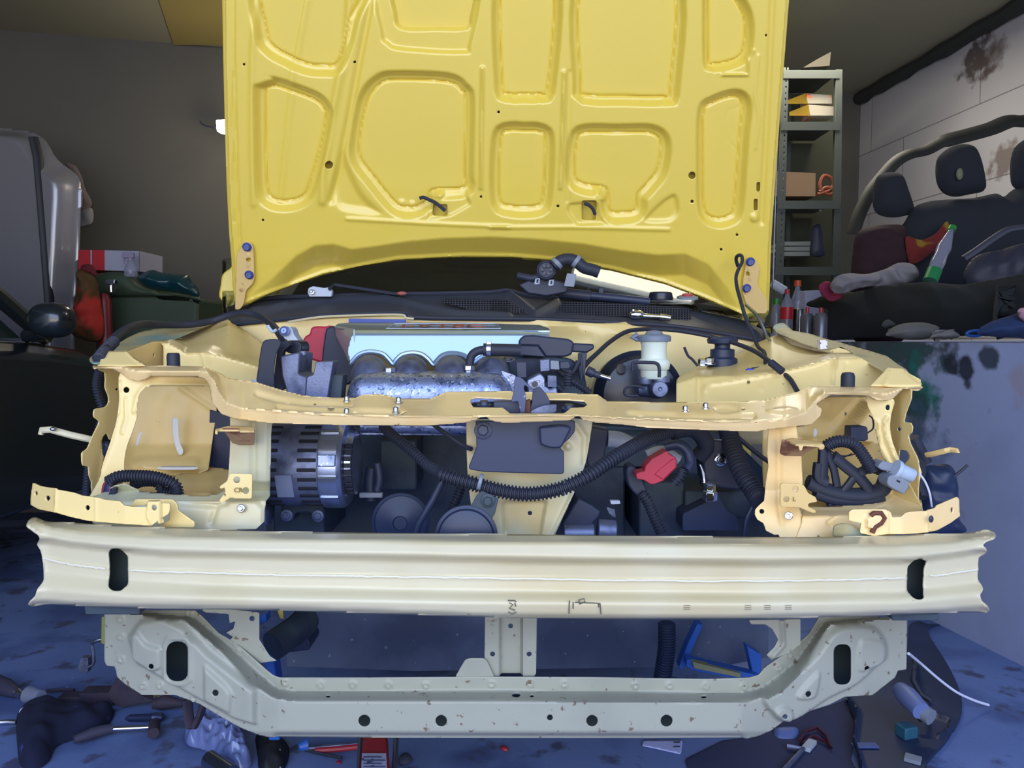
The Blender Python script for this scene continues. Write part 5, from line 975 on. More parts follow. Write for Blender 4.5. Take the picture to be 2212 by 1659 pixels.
puff('bag_top', L5('690,690 740,672 800,690 830,780 780,770 700,760'), 4.02, mat('dark_red_cloth', '#5c141c', .8), rb, .04, 8)
ex = root('fire_extinguisher', tuple(at(241, 1130, 4.05)), 'dark red cylinder with a bright metal valve in front of the green bin', 'extinguisher')
b = MB(); p = at(241, 1130, 4.05); hh_ = at(241, 634, 4.05).z-p.z; b.lathe(p, (0, 0, 1), [(.03, 0), (.034, .01), (.034, hh_-.04), (.02, hh_), (0, hh_)], 24); b.build('cylinder', mat('dark_red_paint', '#6a141c', .4), ex)
b = MB(); q0 = at(241, 632, 4.05); b.cyl(q0, q0+Vector((0, 0, .04)), .018); b.box(q0+Vector((0, 0, .055)), (.05, .03, .025)); b.build('valve', M['chrome'], ex, bevel=.003)
# ================================================================ steel shelving at the back right
YR = 4.75
rk = root('shelving_rack', tuple(at(1745, 1020, YR)), 'tall grey steel shelving rack behind the right edge of the bonnet', 'shelf')
M['rackm'] = mat('grey_galvanised_angle', '#484d4a', .55, .4)
fnp = lambda X, Y: np.minimum(1.2-np.abs(X-(1692-(Y-150)*.03)-7), 2.6-np.abs((Y % 13)-6.5))
sheet('rack_post', Q0('1690,146 1704,146 1698,400 1690,700 1684,1040 1666,1040 1672,700 1680,400'), flat(YR), M['rackm'], rk, 1.5, [fnp], solid=.003)
slab('rack_post', Q0('1806,150 1820,150 1816,600 1812,1010 1798,1010 1800,600'), YR, .03, M['rackm'], rk)
slab('rack_post', Q0('1700,160 1710,160 1704,1000 1694,1000'), YR+.4, .03, M['rackm'], rk)
M['darkback'] = mat('dark_rack_back', '#3b3d30', .9)
slab('back_panel', Q0('1700,165 1808,165 1802,1000 1680,1000'), YR+.42, .01, M['darkback'], rk)
zs = []
for y0, xl in ((150, 1692), (262, 1687), (432, 1680), (575, 1674), (735, 1670)):
    z_ = at(1745, y0, YR).z; zs.append(z_); x0_, x1_ = at(xl, y0, YR).x, at(1814, y0, YR).x
    b = MB(); b.box(((x0_+x1_)/2, YR+.2, z_-.012), (x1_-x0_, .40, .01)); b.box(((x0_+x1_)/2, YR-.003, z_-.03), (x1_-x0_, .006, .05)); b.build('shelf_board', M['rackm'], rk, smooth=False)
b = MB(); b.prism([at(1735, 146, YR+.1), at(1792, 142, YR+.1), at(1795, 112, YR+.1), at(1765, 128, YR+.1)], (0, .2, 0)); tb = b.build('cardboard_flap', mat('brown_card', '#3a352c', .8), None); tag(tb, 'dark brown folded cardboard on the top of the shelving rack', 'cardboard')
def onshelf(name, P, i, m, label, cat, group=None, depth=.22, bevel=.002):
    o = slab(name, P, YR+.06, depth, m, None, bevel=bevel); tag(o, label, cat, group); return o
M['ybox'] = mat('yellow_orange_print_box', '#a4862c', .6, layers=[('#c86a3c', 7, .56, .05, 2)]); M['wbox'] = mat('white_orange_print_box', '#a0988a', .6, layers=[('#d07050', 9, .54, .04, 3)])
for k, (ya, yb_, dx, lab) in enumerate(((203, 224, 0, 'white and yellow printed box, upper of the two on the rack'), (228, 250, 5, 'white and yellow printed box, lower of the two on the rack'))):
    r_ = root('printed_box', tuple(at(1770+dx, yb_, YR+.06)), lab, 'box', 'printed boxes on the rack')
    slab('front_face', q('%d,%d %d,%d %d,%d %d,%d' % (1742+dx, ya-2, 1797+dx, ya+2, 1798+dx, yb_, 1745+dx, yb_)), YR+.06, .12, M['wbox'], r_, bevel=.002)
    A_ = [at(1741+dx, ya-2, YR+.06), at(1700+dx, ya+14, YR+.24), at(1700+dx, yb_, YR+.24), at(1744+dx, yb_, YR+.06)]; b = MB(); b.prism(A_, (.01, .01, 0)); b.build('side_face', M['ybox'], r_)
onshelf('cardboard_box', Q0('1676,370 1762,374 1762,424 1674,424'), 2, mat('tan_cardboard', '#806850', .8), 'plain tan cardboard box on the middle shelf of the rack', 'box')
oc = MB(); oc.tube(pth('1766,420 1790,412 1800,400 1795,385 1780,380 1772,395 1775,412 1792,420 1800,412 1785,405 1770,415', YR+.05), .012, 8); o = oc.build('orange_cable', mat('orange_cable_sheath', '#80422c', .6), None); tag(o, 'coiled orange cable beside the tan cardboard box on the rack', 'cable')
pp = root('paper_stack', tuple(at(1722, 552, YR)), 'stack of pale folded papers on the lowest visible rack shelf', 'papers')
for k, (a_, b2_) in enumerate(((1688, 1752), (1686, 1754), (1690, 1750))):
    slab('paper_sheet', q('%d,%d %d,%d %d,%d %d,%d' % (a_, 522+k*11, b2_, 521+k*11, b2_, 531+k*11, a_, 531+k*11)), YR+.06, .2, mat('grey_paper', '#8c8e88', .8), pp, bevel=.003)
o = puff('black_pouch', Q0('1756,490 1774,486 1779,520 1782,551 1752,552 1752,520'), YR+.05, M['blackp'], None, .03, 8, .006); tag(o, 'black pouch standing beside the paper stack on the rack', 'bag')
b = MB(); b.tube(pth('1771,440 1774,450 1770,455', YR+.05), .008, 8); o = b.build('cable_hook', M['lgrey'], None); tag(o, 'small pale hook hanging under the middle rack shelf', 'hook')
# ================================================================ things on the ledge
ZL = .985
def lathe_thing(name, px, y0, y1, Yd, parts, label, cat, group=None, tilt=None):
    """parts: (part name, material, [(radius px, y px)...])"""
    base = at(px, y1, Yd); k = Yd/1650; old = y1; y1 = y1+(base.z-ZL)/k; base.z = ZL
    parts = [(a_, m_, [(r0, y1 if y == old else y) for r0, y in pr]) for a_, m_, pr in parts]
    r_ = thing(name, base, label, cat, group)
    for nm, m, pr in parts:
        b = MB(); b.lathe((0, 0, 0), (0, 0, 1), [(r0*k, max((y1-y)*k, 0)) for r0, y in pr], 20); b.build(nm, m, r_)
    if tilt: r_.rotation_euler = tilt
    return r_
M['redl'] = mat('red_label', '#b02030', .4); M['cola'] = mat('dark_cola', '#1c1416', .15, coat=.5); M['gcap'] = mat('green_cap', '#2a8038', .4); M['ocap'] = mat('orange_cap', '#c04a20', .4); M['can'] = mat('grey_spray_can', '#6a6a74', .3, .4); M['rcap'] = mat('red_cap', '#a03038', .4)
lathe_thing('drink_bottle', 1676, 645, 708, yface(1676)+.12, [('bottle', M['clear'], [(11, 708), (12, 700), (12, 675), (5, 656), (4.5, 650)]), ('cap', M['gcap'], [(6, 658), (6, 645), (0, 645)])], 'clear plastic bottle with a green cap, leftmost on the ledge', 'bottle')
lathe_thing('drink_bottle', 1699, 626, 714, yface(1699)+.14, [('bottle', M['clear'], [(12, 714), (13, 700), (13, 660), (5, 640), (4.5, 634)]), ('label', M['redl'], [(13.3, 690), (13.3, 664)]), ('cap', M['rcap'], [(5.5, 636), (5.5, 626), (0, 626)])], 'clear bottle with a red label and red cap on the ledge', 'bottle')
lathe_thing('drink_bottle', 1721, 607, 716, yface(1721)+.26, [('bottle', M['clear'], [(14, 668), (14, 650), (5, 625), (4.5, 618)]), ('cola', M['cola'], [(14, 716), (15, 706), (14.5, 668), (0, 668)]), ('cap', M['ocap'], [(7, 619), (7, 607), (0, 607)])], 'tall bottle of dark drink with an orange cap on the ledge', 'bottle')
lathe_thing('aerosol_can', 1727, 668, 716, yface(1727)+.07, [('can', M['steel'], [(5.5, 716), (5.5, 672), (3, 668), (0, 668)])], 'slim shiny metal can between the drink bottles and grey cans', 'can')
lathe_thing('aerosol_can', 1743, 664, 720, yface(1743)+.08, [('can', M['can'], [(14, 720), (14, 684), (9, 677), (0, 677)]), ('nozzle', M['rcap'], [(4, 677), (4, 664), (0, 664)])], 'grey spray can with a red nozzle beside the shiny slim can', 'can', 'grey spray cans on the ledge')
lathe_thing('aerosol_can', 1772, 664, 728, yface(1772)+.07, [('can', M['can'], [(14.5, 728), (14.5, 684), (9, 676), (0, 676)]), ('nozzle', M['rcap'], [(4, 676), (4, 665), (0, 665)])], 'grey spray can with a red nozzle, rightmost against the black heap', 'can', 'grey spray cans on the ledge')
o = slab('white_carton', Q0('1738,628 1770,627 1778,645 1782,737 1740,737'), 3.95, .1, M['boxw'], None, bevel=.002); tag(o, 'small white printed carton leaning behind the spray cans', 'box')
il = root('inspection_lamp', tuple(at(1670, 612, 3.9)), 'pale tubular hand lamp hanging on a thin wire in front of the rack', 'lamp')
b = MB(); b.cyl(at(1668, 612, 3.9), at(1695, 628, 3.9), .022); b.build('lamp_tube', M['lgrey'], il)
b = MB(); b.tube([Vector((at(1680, 300, 3.9).x, 3.9, ZC)), at(1679, 300, 3.9), at(1676, 415, 3.9), at(1673, 500, 3.9), at(1670, 612, 3.9)], .003, 6); b.build('hanging_wire', M['lgrey'], il)
M['tarp'] = mat('black_seat_fabric', '#202428', .95, bump=.1); M['dark2'] = mat('charcoal_fabric', '#22262e', .95)
heap = puff('black_cover', q('400,672 470,640 540,612 700,590 850,575 1000,532 1150,522 1400,500 1700,520 2000,470 2300,450 2300,800 2300,930 1900,940 1700,950 1500,955 1300,940 1060,960 800,968 600,985 572,975 568,800 570,730 480,715 400,700', 1640, 480, 3.867), 3.15, M['tarp'], None, .16, 40, .03, 16, 4, step=4, thick=.12, base=cols(*[(vl(x_), yface(x_)+.28) for x_ in (1735, 1800, 1900, 2000, 2212)]))
tag(heap, 'large black fabric cover heaped along the top of the low wall', 'cover')
seat = root('bench_seat', tuple(at(2090, 640, 3.7)), 'black upright car bench seat with three headrests on the ledge', 'car seat')
puff('backrest', q('1955,478 1972,450 1995,438 2030,432 2100,428 2150,418 2168,425 2185,412 2212,400 2290,395 2290,640 1960,640 1950,560 1940,505'), 3.7, M['dark2'], seat, .1, 20, .01, 14, 6, step=4, thick=.15)
for P, yy in (('1899,378 1930,372 1950,380 1962,410 1975,455 1960,465 1925,470 1895,462 1885,440 1888,400', 3.75), ('2022,350 2035,330 2060,315 2085,311 2105,318 2118,345 2128,390 2125,412 2095,420 2060,425 2035,415 2022,390', 3.7), ('2183,345 2195,315 2230,295 2290,290 2300,420 2230,420 2190,405 2182,380', 3.7)):
    puff('headrest', q(P), yy, M['dark2'], seat, .07, 12, .0, step=3, thick=.08)
b = MB(); b.ell(at(2073, 376, 3.62), (.016, .01, .028)); b.build('headrest_button', mat('tan_button', '#6c705c', .6), seat)
b = MB(); b.tube(pth('1843,505 1850,480 1862,450 1880,415 1905,383 1935,350 1965,333 2000,325 2040,305 2090,292 2140,278 2180,262 2212,262 2260,255', 4.1), [.034]*40+[.045]*60, 10, sq=(.5, 1.1)); o = b.build('black_trim_strip', mat('black_bumper_trim', '#262726', .6), None); tag(o, 'long curved black plastic trim strip arched over the car seat against the pale wall', 'trim')
def cloth(name, P, Yd, col, label, cat, **k):
    m = mat(name+'_fabric', col, .9, layers=k.pop('layers', ())); o = puff(name, q(P, *k.pop('reg', (0, 0, 1))), Yd, m, None, **k); tag(o, label, cat); return o
cloth('maroon_jacket', '1838,585 1842,545 1850,505 1880,490 1920,485 1955,490 1962,530 1965,570 1955,640 1950,736 1845,736 1838,640', 3.60, '#2c1820', 'dark maroon jacket draped against the seat', 'jacket', bulge=.08, fold=.02)
cloth('striped_cloth', '1955,520 1962,510 1990,518 2020,505 2045,478 2050,500 2030,530 1995,560 1975,570 1962,565', 3.52, '#6a2220', 'red and yellow striped cloth between the maroon jacket and the tilted bottle', 'cloth', bulge=.04, fold=.015, layers=[('#8a6a1c', 9, .5, .04, 1)])
cloth('grey_hoodie', '1793,618 1806,598 1835,590 1870,592 1910,582 1940,568 1970,570 1985,585 1978,605 1950,614 1900,618 1860,622 1820,634 1800,630', 3.35, '#77757c', 'grey and olive hooded top laid over the black cover', 'clothing', bulge=.05, fold=.045, fs=7, layers=[('#45452f', 3.5, .5, .06, 2)])
cloth('pink_cloth', '1768,622 1782,608 1796,612 1800,630 1818,634 1815,646 1790,650', yface(1790)+.16, '#8a2c4c', 'small pink cloth under the left end of the grey hooded top', 'cloth', bulge=.03)
cloth('grey_bag', '1913,722 1930,706 1955,698 1990,696 2012,700 2030,708 2018,722 2000,732 1960,733 1925,728', yface(1975)+.05, '#5c5c5a', 'flat grey fabric pouch on the edge of the low wall', 'bag', bulge=.04, w=8)
cloth('grey_rag', '1905,700 1918,690 1935,700 1928,706 1910,708', yface(1920)+.08, '#3c3e40', 'small dark grey rag behind the flat grey pouch', 'cloth', bulge=.02, w=5)
cloth('crumpled_paper', '2010,728 2025,718 2050,713 2066,718 2072,728 2040,732', yface(2040)+.05, '#6c6a6a', 'crumpled grey paper right of the flat grey pouch', 'paper', bulge=.03, w=6)
cloth('blue_overalls', '2110,720 2130,700 2170,685 2250,670 2260,735 2200,730 2150,728', yface(2200)+.06, '#1c2c50', 'dark blue work cloth on the right end of the ledge', 'clothing', bulge=.05)
b = MB(); b.tube(pth('2086,722 2095,716 2115,714 2126,718 2118,724 2100,726 2086,722', yface(2105)+.02), .005, 8); o = b.build('blue_ring', mat('blue_plastic_ring', '#1c4c90', .4), None); tag(o, 'small bright blue loop on the edge of the low wall', 'ring')
cloth('pink_rag', '2198,672 2212,664 2240,668 2240,700 2206,692', yface(2212)+.04, '#b08898', 'pale pink rag at the far right of the ledge', 'cloth', bulge=.03, w=6)
M['gl'] = mat('green_label', '#1f7a48', .4)
tb_ = root('drink_bottle', tuple(at(2013, 610, 3.2)), 'tilted clear bottle with a green label and green cap lying in the clothes', 'bottle')
p0_, p1_ = at(2009, 608, 3.2), at(2058, 490, 3.3); dd = (p1_-p0_); 
b = MB(); b.lathe(p0_, dd, [(.026, 0), (.028, .01), (.026, .05), (.03, .10), (.026, .14), (.03, .18), (.012, dd.length-.03), (.011, dd.length-.015)], 20); b.build('bottle', M['clear'], tb_)
b = MB(); b.lathe(p0_, dd, [(.0285, .0), (.0295, .06)], 20); b.build('label', M['gl'], tb_); b = MB(); b.lathe(p0_, dd, [(.016, dd.length-.02), (.016, dd.length), (0, dd.length)], 16); b.build('cap', M['gcap'], tb_)
jp = root('plastic_car_parts', tuple(at(2150, 620, 3.1)), 'dark grey moulded plastic car parts heaped at the right end of the ledge', 'car parts')
puff('moulding', q('2080,600 2095,565 2120,548 2160,540 2212,525 2280,520 2280,640 2180,640 2100,630'), 3.1, mat('charcoal_plastic', '#2a2c3a', .6), jp, .06, 14, .02, 8, 9, step=4)
b = MB(); b.tube(pth('2082,558 2110,540 2150,512 2180,495 2212,490', 3.05), .014, 8, sq=(1, .5)); b.build('strip', mat('grey_plastic_strip', '#3a3c4a', .5), jp)
# small sticker box on the right fender rail
sk = root('small_white_box', tuple(at(1779, 754, 1.70)), 'tiny white box with coloured print on the yellow right fender edge', 'box')
slab('printed_face', Q0('1771,735 1787,734 1788,753 1772,755'), 1.70, .015, mat('white_printed_label', '#d8d4e0', .5, layers=[('#6a4a80', 90, .56, .03, 2)]), sk, bevel=.0008)
# ================================================================ tools lying on the cowl
rt = root('ratchet_wrench', tuple(at(1400, 690, 2.02)), 'chrome ratchet wrench lying on the black cowl edge', 'wrench')
b = MB(); b.ell(at(1375, 680, 2.02), (.022, .012, .013)); b.tube([at(1385, 682, 2.02), at(1425, 684, 2.02)], [.007, .0055], 12); b.build('ratchet_head', M['chrome'], rt)
b = MB(); b.cyl(at(1424, 684, 2.02), at(1448, 687, 2.02), .0085); b.cyl(at(1368, 673, 2.01), at(1368, 668, 2.01), .005); b.build('handle_end', M['chrome'], rt, bevel=.001)
hp2 = root('heater_hose_pump', tuple(at(1220, 640, 2.04)), 'black pump with curved hose resting on the windscreen scuttle', 'pump')
b = MB(); b.lathe(at(1180, 583, 1.99), (-.1, -1, .1), [(.022, -.03), (.025, -.02), (.025, .0), (.020, .003), (.019, .001), (0, .002)], 28); pb_ = b.build('pump_body', M['blackp'], hp2)
for a_, r_ in [(0, 0)]+[(k*1.05, .010) for k in range(6)]+[(k*.7+.3, .017) for k in range(9)]:
    pass
b = MB(); c0 = at(1180, 583, 1.985)
for k in range(6): b.box(c0+Vector((math.cos(k*1.05)*.011, -.003, math.sin(k*1.05)*.011)), (.007, .002, .005), Matrix.Rotation(-k*1.05, 3, 'Y'))
b.build('vent_pattern', M['blackg'], pb_); bpy.data.objects['vent_pattern']['kind'] = 'stuff'
b = MB(); b.tube(pth('1196,575 1210,564 1228,560 1245,565 1262,578 1280,583 1294,588', 1.98), .0155, 16); hz_ = b.build('curved_hose', M['rubber'], hp2)
for s_ in ('1200,572 1206,566', '1241,562 1248,567'):
    b = MB(); b.tube(pth(s_, 1.98), .0175, 16); b.build('hose_clamp', M['grey'], hz_)
b = MB(); b.tube([at(1165, 598, 2.02), at(1150, 602, 2.02), at(1120, 596, 2.04)], .010, 10); b.build('outlet_pipe', M['blackp'], hp2)
for a_, b2_ in ((1160, 608), (1190, 611)):
    b = MB(); b.tube([at(a_-4, b2_+5, 1.97), at(a_-2, b2_-5, 1.97), at(a_+5, b2_-6, 1.97), at(a_+4, b2_+4, 1.97), at(a_-4, b2_+5, 1.97)], .0025, 6); b.build('white_clip', M['lgrey'], hp2)
slab('mounting_foot', Q0('1225,590 1245,592 1243,606 1240,620 1218,618'), 1.98, .004, M['grey'], hp2, bevel=.001)
slab('mounting_base', Q0('1120,615 1160,598 1200,604 1230,612 1225,632 1180,640 1140,634'), 2.02, .03, M['blackp'], hp2, bevel=.004)
wa = root('wiper_linkage', tuple(at(1300, 645, 2.12)), 'black tubular wiper linkage lying across the scuttle under the windscreen', 'wiper linkage')
b = MB(); b.tube([at(1208, 632, 2.10), at(1275, 640, 2.10)], .015, 14); b.build('thick_tube', M['blackp'], wa)
b = MB(); b.tube([at(1276, 639, 2.10), at(1340, 645, 2.10), at(1403, 652, 2.10)], .0115, 14); b.build('thin_tube', M['navy'], wa)
b = MB(); b.box(at(1298, 628, 2.10), (.015, .012, .018)); b.build('bracket', M['blackp'], wa, bevel=.002)
cp = root('round_black_cap', tuple(at(1427, 650, 2.12)), 'round black cap lying at the foot of the windscreen', 'cap')
b = MB(); b.lathe(at(1427, 648, 2.12), (0, -.1, 1), [(.033, 0), (.034, .004), (.030, .02), (.026, .022), (.024, .018), (0, .016)], 28); b.build('cap', M['blackg'], cp)
sd = root('suction_disc', tuple(at(1485, 650, 2.10)), 'clear disc with a red centre and metal pin at the foot of the windscreen', 'suction cup')
b = MB(); b.lathe(at(1485, 645, 2.08), (0, -.2, 1), [(.029, 0), (.028, .005), (.016, .009), (0, .010)], 28); b.build('disc', M['grey'], sd)
b = MB(); b.lathe(at(1485, 639, 2.075), (0, -.3, 1), [(.015, 0), (.014, .004), (0, .005)], 24); b.build('red_centre', M['red'], sd)
b = MB(); b.cyl(at(1487, 643, 2.11), at(1495, 617, 2.11), .003); b.build('pin', M['steel'], sd)
jt = root('silver_wiper_joint', tuple(at(690, 640, 2.12)), 'silver wiper pivot bracket on the left of the cowl', 'bracket')
slab('bracket', rnd(Q0('666,622 676,618 700,622 712,620 718,628 716,641 668,641 664,632'), 3), 2.10, .015, M['lgrey'], jt, bevel=.002)
b = MB(); b.lathe(at(674, 631, 2.095), (0, -1, .2), [(.007, 0), (.007, .004), (.004, .005), (0, .003)], 16); b.build('pivot', M['steel'], jt)
b = MB(); b.tube([at(712, 624, 2.09), at(722, 615, 2.12), at(860, 636, 2.14)], .005, 8); b.build('arm', M['rubber'], jt)
b = MB(); b.ell(at(868, 634, 2.12), (.014, .008, .006)); o = b.build('pinkish_clip', mat('terracotta_plastic', '#a05a50', .5), None); tag(o, 'small terracotta coloured clip on the cowl below the windscreen', 'clip')
# ================================================================ blue axle stands under the car
M['blue'] = mat('bright_blue_steel_paint', '#2a5cac', .4)
def zf(px, py): return atz(px, py, 0)
st = root('axle_stand', (at(585, 1450, 1.55).x, 1.6, 0), 'blue steel stand under the left front of the yellow car', 'stand')
slab('stand_leg', Q0('560,1330 574,1328 577,1342 560,1350'), 1.62, .03, M['blue'], st, bevel=.002)
slab('stand_leg', Q0('537,1342 548,1342 550,1356 539,1361'), 1.60, .03, M['blue'], st, bevel=.002)
slab('stand_leg', Q0('567,1394 586,1386 598,1470 604,1600 580,1600 572,1440'), 1.56, .04, M['blue'], st, bevel=.003)
st2 = root('folded_blue_frame', (at(1560, 1440, 1.7).x, 1.75, 0), 'blue folding frame with a wooden slat under the right front of the yellow car', 'frame')
for P, Yd in (('1507,1348 1519,1350 1480,1440 1472,1448 1466,1442 1486,1390', 1.70), ('1484,1424 1640,1460 1640,1476 1500,1450 1482,1440', 1.66), ('1613,1396 1645,1415 1645,1450 1635,1462 1626,1456', 1.68), ('1560,1380 1600,1400 1598,1412 1560,1412', 1.85)):
    slab('blue_bar', q(P), Yd, .03, M['blue'], st2, bevel=.002)
slab('wooden_slat', Q0('1496,1430 1600,1455 1600,1464 1500,1444'), 1.65, .02, mat('worn_plywood', '#8a8660', .7), st2)
b = MB(); b.tube([at(590, 1395, 1.5), at(640, 1360, 1.55), at(660, 1340, 1.6)], .03, 14); o = b.build('subframe_arm', M['block'], car)
slab('sump_block', rnd(Q0('603,1378 640,1355 655,1365 671,1392 668,1405 612,1412'), 4), 1.60, .08, M['navy'], car, bevel=.004)
b = MB(); b.tube(pth('1440,1345 1440,1400 1430,1470', 1.66), .018, 12, corr=.004); b.build('corrugated_drain_hose', M['navy'], car)
# ================================================================ floor clutter, left
M['frust'] = mat('purplish_dirty_rust', '#3a3442', .8, .2, bump=.3, layers=[('#28263a', 25, .5, .2, 6)])
def fplane(z=.004): return plane((0, 0, z), (0, 0, 1))
def fsheet(name, P, m, label, cat, z=.006, step=4, thick=.004, relief=None, group=None, parent=None, smooth=0):
    o = sheet(name, sm(P, smooth) if smooth else P, fplane(z), m, parent, step, (), relief, dirn=(0, 0, 1), solid=thick)
    return tag(o, label, cat, group) if label else o
def fpuff(name, P, m, label, cat, h=.05, w=14, fold=.02, fs=8, seed=2, step=4, z=.004):
    P = sm(P, 4); f = lambda X, Y_: h*(1-np.exp(-np.maximum(-sdf(P, X, Y_), 0)/w))+fold*noise2(X, Y_*2.3, fs, seed)*(1-np.exp(-np.maximum(-sdf(P, X, Y_), 0)/8))
    o = sheet(name, P, fplane(z), m, None, step, (), f, dirn=(0, 0, 1), solid=.002, ang=75); return tag(o, label, cat)
def fpt(px, py, z=.012): return atz(px, py, z)
fpuff('navy_cloth', Q0('35,1565 42,1535 75,1520 105,1510 130,1525 165,1522 200,1535 240,1532 246,1545 225,1575 190,1590 150,1600 120,1615 105,1645 70,1665 45,1655 38,1620'), mat('dark_navy_fleece', '#141a36', .95, layers=[('#3a4a98', 26, .66, .05, 4)]), 'crumpled dark navy cloth on the concrete floor at lower left', 'cloth', .05, 14, .022, 13, step=3)
fpuff('dark_rag', Q0('552,1592 570,1584 600,1600 625,1615 615,1660 580,1675 560,1665 556,1630'), mat('black_speckled_rag', '#10141c', .6, layers=[('#aab4d8', 60, .70, .03, 3)]), 'black speckled rag beside the clear plastic bag', 'cloth', .05)
bag = fpuff('plastic_bag', Q0('398,1590 410,1565 430,1540 465,1532 500,1552 528,1570 530,1600 545,1640 535,1660 500,1665 470,1640 440,1620 405,1610'), mat('crumpled_clear_film', '#8090c8', .1, alpha=.6, coat=1), 'crumpled clear plastic bag under the lower crossmember', 'bag', .05, 12, .03, 7, 8, 2.5)
hm = root('hammer', tuple(fpt(250, 1580)), 'small hammer with a brown handle and chrome shaft on the floor', 'hammer')
b = MB(); b.tube([fpt(160, 1598, .02), fpt(200, 1583, .022), fpt(243, 1573, .02)], [.010, .014, .012], 12); b.build('handle', mat('grimy_brown_handle', '#36364a', .7), hm)
b = MB(); b.tube([fpt(242, 1575, .02), fpt(325, 1571, .02)], .006, 12); b.build('shaft', M['chrome'], hm)
b = MB(); b.cyl(fpt(332, 1585, .02), fpt(334, 1562, .02), .014); b.build('head', M['frust'], hm, bevel=.002)
pn_ = root('punch_tool', tuple(fpt(310, 1552)), 'dark steel punch lying above the small hammer', 'punch')
b = MB(); b.tube([fpt(270, 1553), fpt(280, 1551), fpt(328, 1550), fpt(331, 1550), fpt(350, 1549), fpt(356, 1549)], [.002, .009, .010, .013, .011, .003], 12); b.build('shank', mat('dark_oiled_steel', '#3c4464', .4, .6), pn_)
sdv = root('screwdriver', tuple(fpt(30, 1490)), 'screwdriver with dark handle and pale tip at the left edge of the floor', 'screwdriver')
b = MB(); b.tube([fpt(-20, 1470, .025), fpt(10, 1484, .025), fpt(36, 1496, .02)], [.022, .024, .014], 14); b.build('handle', mat('dark_plum_handle', '#3c3a4c', .4), sdv)
b = MB(); b.tube([fpt(35, 1495, .02), fpt(48, 1502, .018)], [.013, .008], 12); b.build('tip', M['steel'], sdv)
b = MB(); b.tube([fpt(60, 1500, .025), fpt(88, 1506, .025)], [.022, .018], 16); o = b.build('glass_jar', M['clear'], None); tag(o, 'small glassy cylinder at the top of the navy cloth', 'jar')
b = MB(); b.ell(fpt(52, 1537, .015), (.012, .012, .012)); o = b.build('white_bead', M['lgrey'], None); tag(o, 'small bright bead at the left of the navy cloth', 'bead')
b = MB(); b.tube([fpt(0, 1560), fpt(18, 1559), fpt(36, 1560)], .006, 8); o = b.build('steel_pin', M['steel'], None); tag(o, 'short bright steel pin left of the navy cloth', 'pin')
o = slab('rusty_plate', Q0('232,1500 240,1485 250,1465 256,1460 270,1478 300,1500 330,1515 300,1520 262,1528 242,1518'), 2.0, .03, M['frust'], None); tag(o, 'dark rusty angled plate on the floor under the left crossmember end', 'plate')
fb = root('rusty_bracket', tuple(fpt(190, 1505)), 'long rusty flat bracket with two steps on the floor at left', 'bracket')
b = MB(); b.box(fpt(217, 1502, .02), (.09, .05, .035)); b.build('block', M['frust'], fb, bevel=.003)
b = MB(); b.box(fpt(168, 1507, .012), (.09, .04, .02)); b.build('flat_bar', M['frust'], fb, bevel=.003)
b = MB(); b.tube([fpt(100, 1492), fpt(130, 1490), fpt(160, 1491)], .005, 6); b.build('wire', M['frust'], fb)
wb = root('bent_wire_bracket', tuple(fpt(190, 1450)), 'bent steel rod with a flat plate standing on the floor left of the crossmember', 'bracket')
b = MB(); b.tube([at(*p, 2.05) for p in Q0('226,1381 215,1382 202,1387 198,1393 202,1410 203,1430 200,1436 191,1440')], .0045, 8); b.build('rod', M['steel'], wb)
b = MB(); P = Q0('175,1420 190,1422 190,1450 186,1455 170,1452 168,1440'); b.prism([at(*p, 2.06) for p in P], (0, .02, 0)); b.build('plate', M['dull'], wb, bevel=.001)
slab('wall_bracket', Q0('219,1333 226,1333 226,1392 218,1390'), 1.42, .02, mat('olive_painted_edge', '#7c7c3c', .5), car)
hv = root('rusty_hook', tuple(at(420, 1570, 1.9)), 'rusty V shaped hook hanging below the lower crossmember', 'hook')
b = MB(); b.tube([at(*p, 1.45) for p in Q0('405,1510 407,1545 412,1568 420,1570 432,1545 440,1520')], .010, 8, sq=(1, .6)); b.build('hook', M['frust'], hv)
b = MB(); b.tube([fpt(330, 1510, .03), fpt(353, 1500, .03)], .009, 12); o = b.build('chrome_socket', M['chrome'], None); tag(o, 'short chrome socket beside the left crossmember end', 'socket')
b = MB(); b.tube([fpt(330, 1522, .02), fpt(355, 1516, .025), fpt(395, 1520, .02)], [.012, .02, .008], 12); o = b.build('rusty_lever', M['frust'], None); tag(o, 'rusty lever on the floor below the chrome socket', 'lever')
sk2 = root('deep_socket', tuple(fpt(470, 1650)), 'dark deep socket on the floor in front of the clear plastic bag', 'socket')
b = MB(); b.tube([fpt(452, 1640, .03), fpt(500, 1672, .03)], .02, 18); b.build('barrel', mat('gunmetal_socket', '#6c7488', .25, .9), sk2)
# jack, tools and scraps in the middle
jk = root('trolley_jack', tuple(fpt(812, 1640, 0)), 'red trolley jack with a white label below the lower crossmember', 'jack')
M['jred'] = mat('red_jack_paint', '#a02838', .45); zj = .12
Pj = [atz(*p, zj) for p in Q0('783,1590 838,1590 846,1720 776,1720')]
b = MB(); b.prism(Pj, (0, 0, -.06)); b.build('jack_body', M['jred'], jk, bevel=.006)
Pl = [atz(*p, zj+.004) for p in Q0('782,1627 834,1627 838,1700 779,1700')]
b = MB(); b.prism(Pl, (0, 0, -.003)); lb_ = b.build('white_label', mat('dirty_white_label', '#b4b8d4', .6, layers=[('#40486c', 40, .62, .04, 4)]), jk)
b = MB()
for k, y in enumerate((1634, 1641, 1648, 1655)): b.prism([atz(*p, zj+.006) for p in q('%d,%d %d,%d %d,%d %d,%d' % (785, y, 824+(k % 2)*8, y, 824+(k % 2)*8, y+2.5, 785, y+2.5))], (0, 0, -.001))
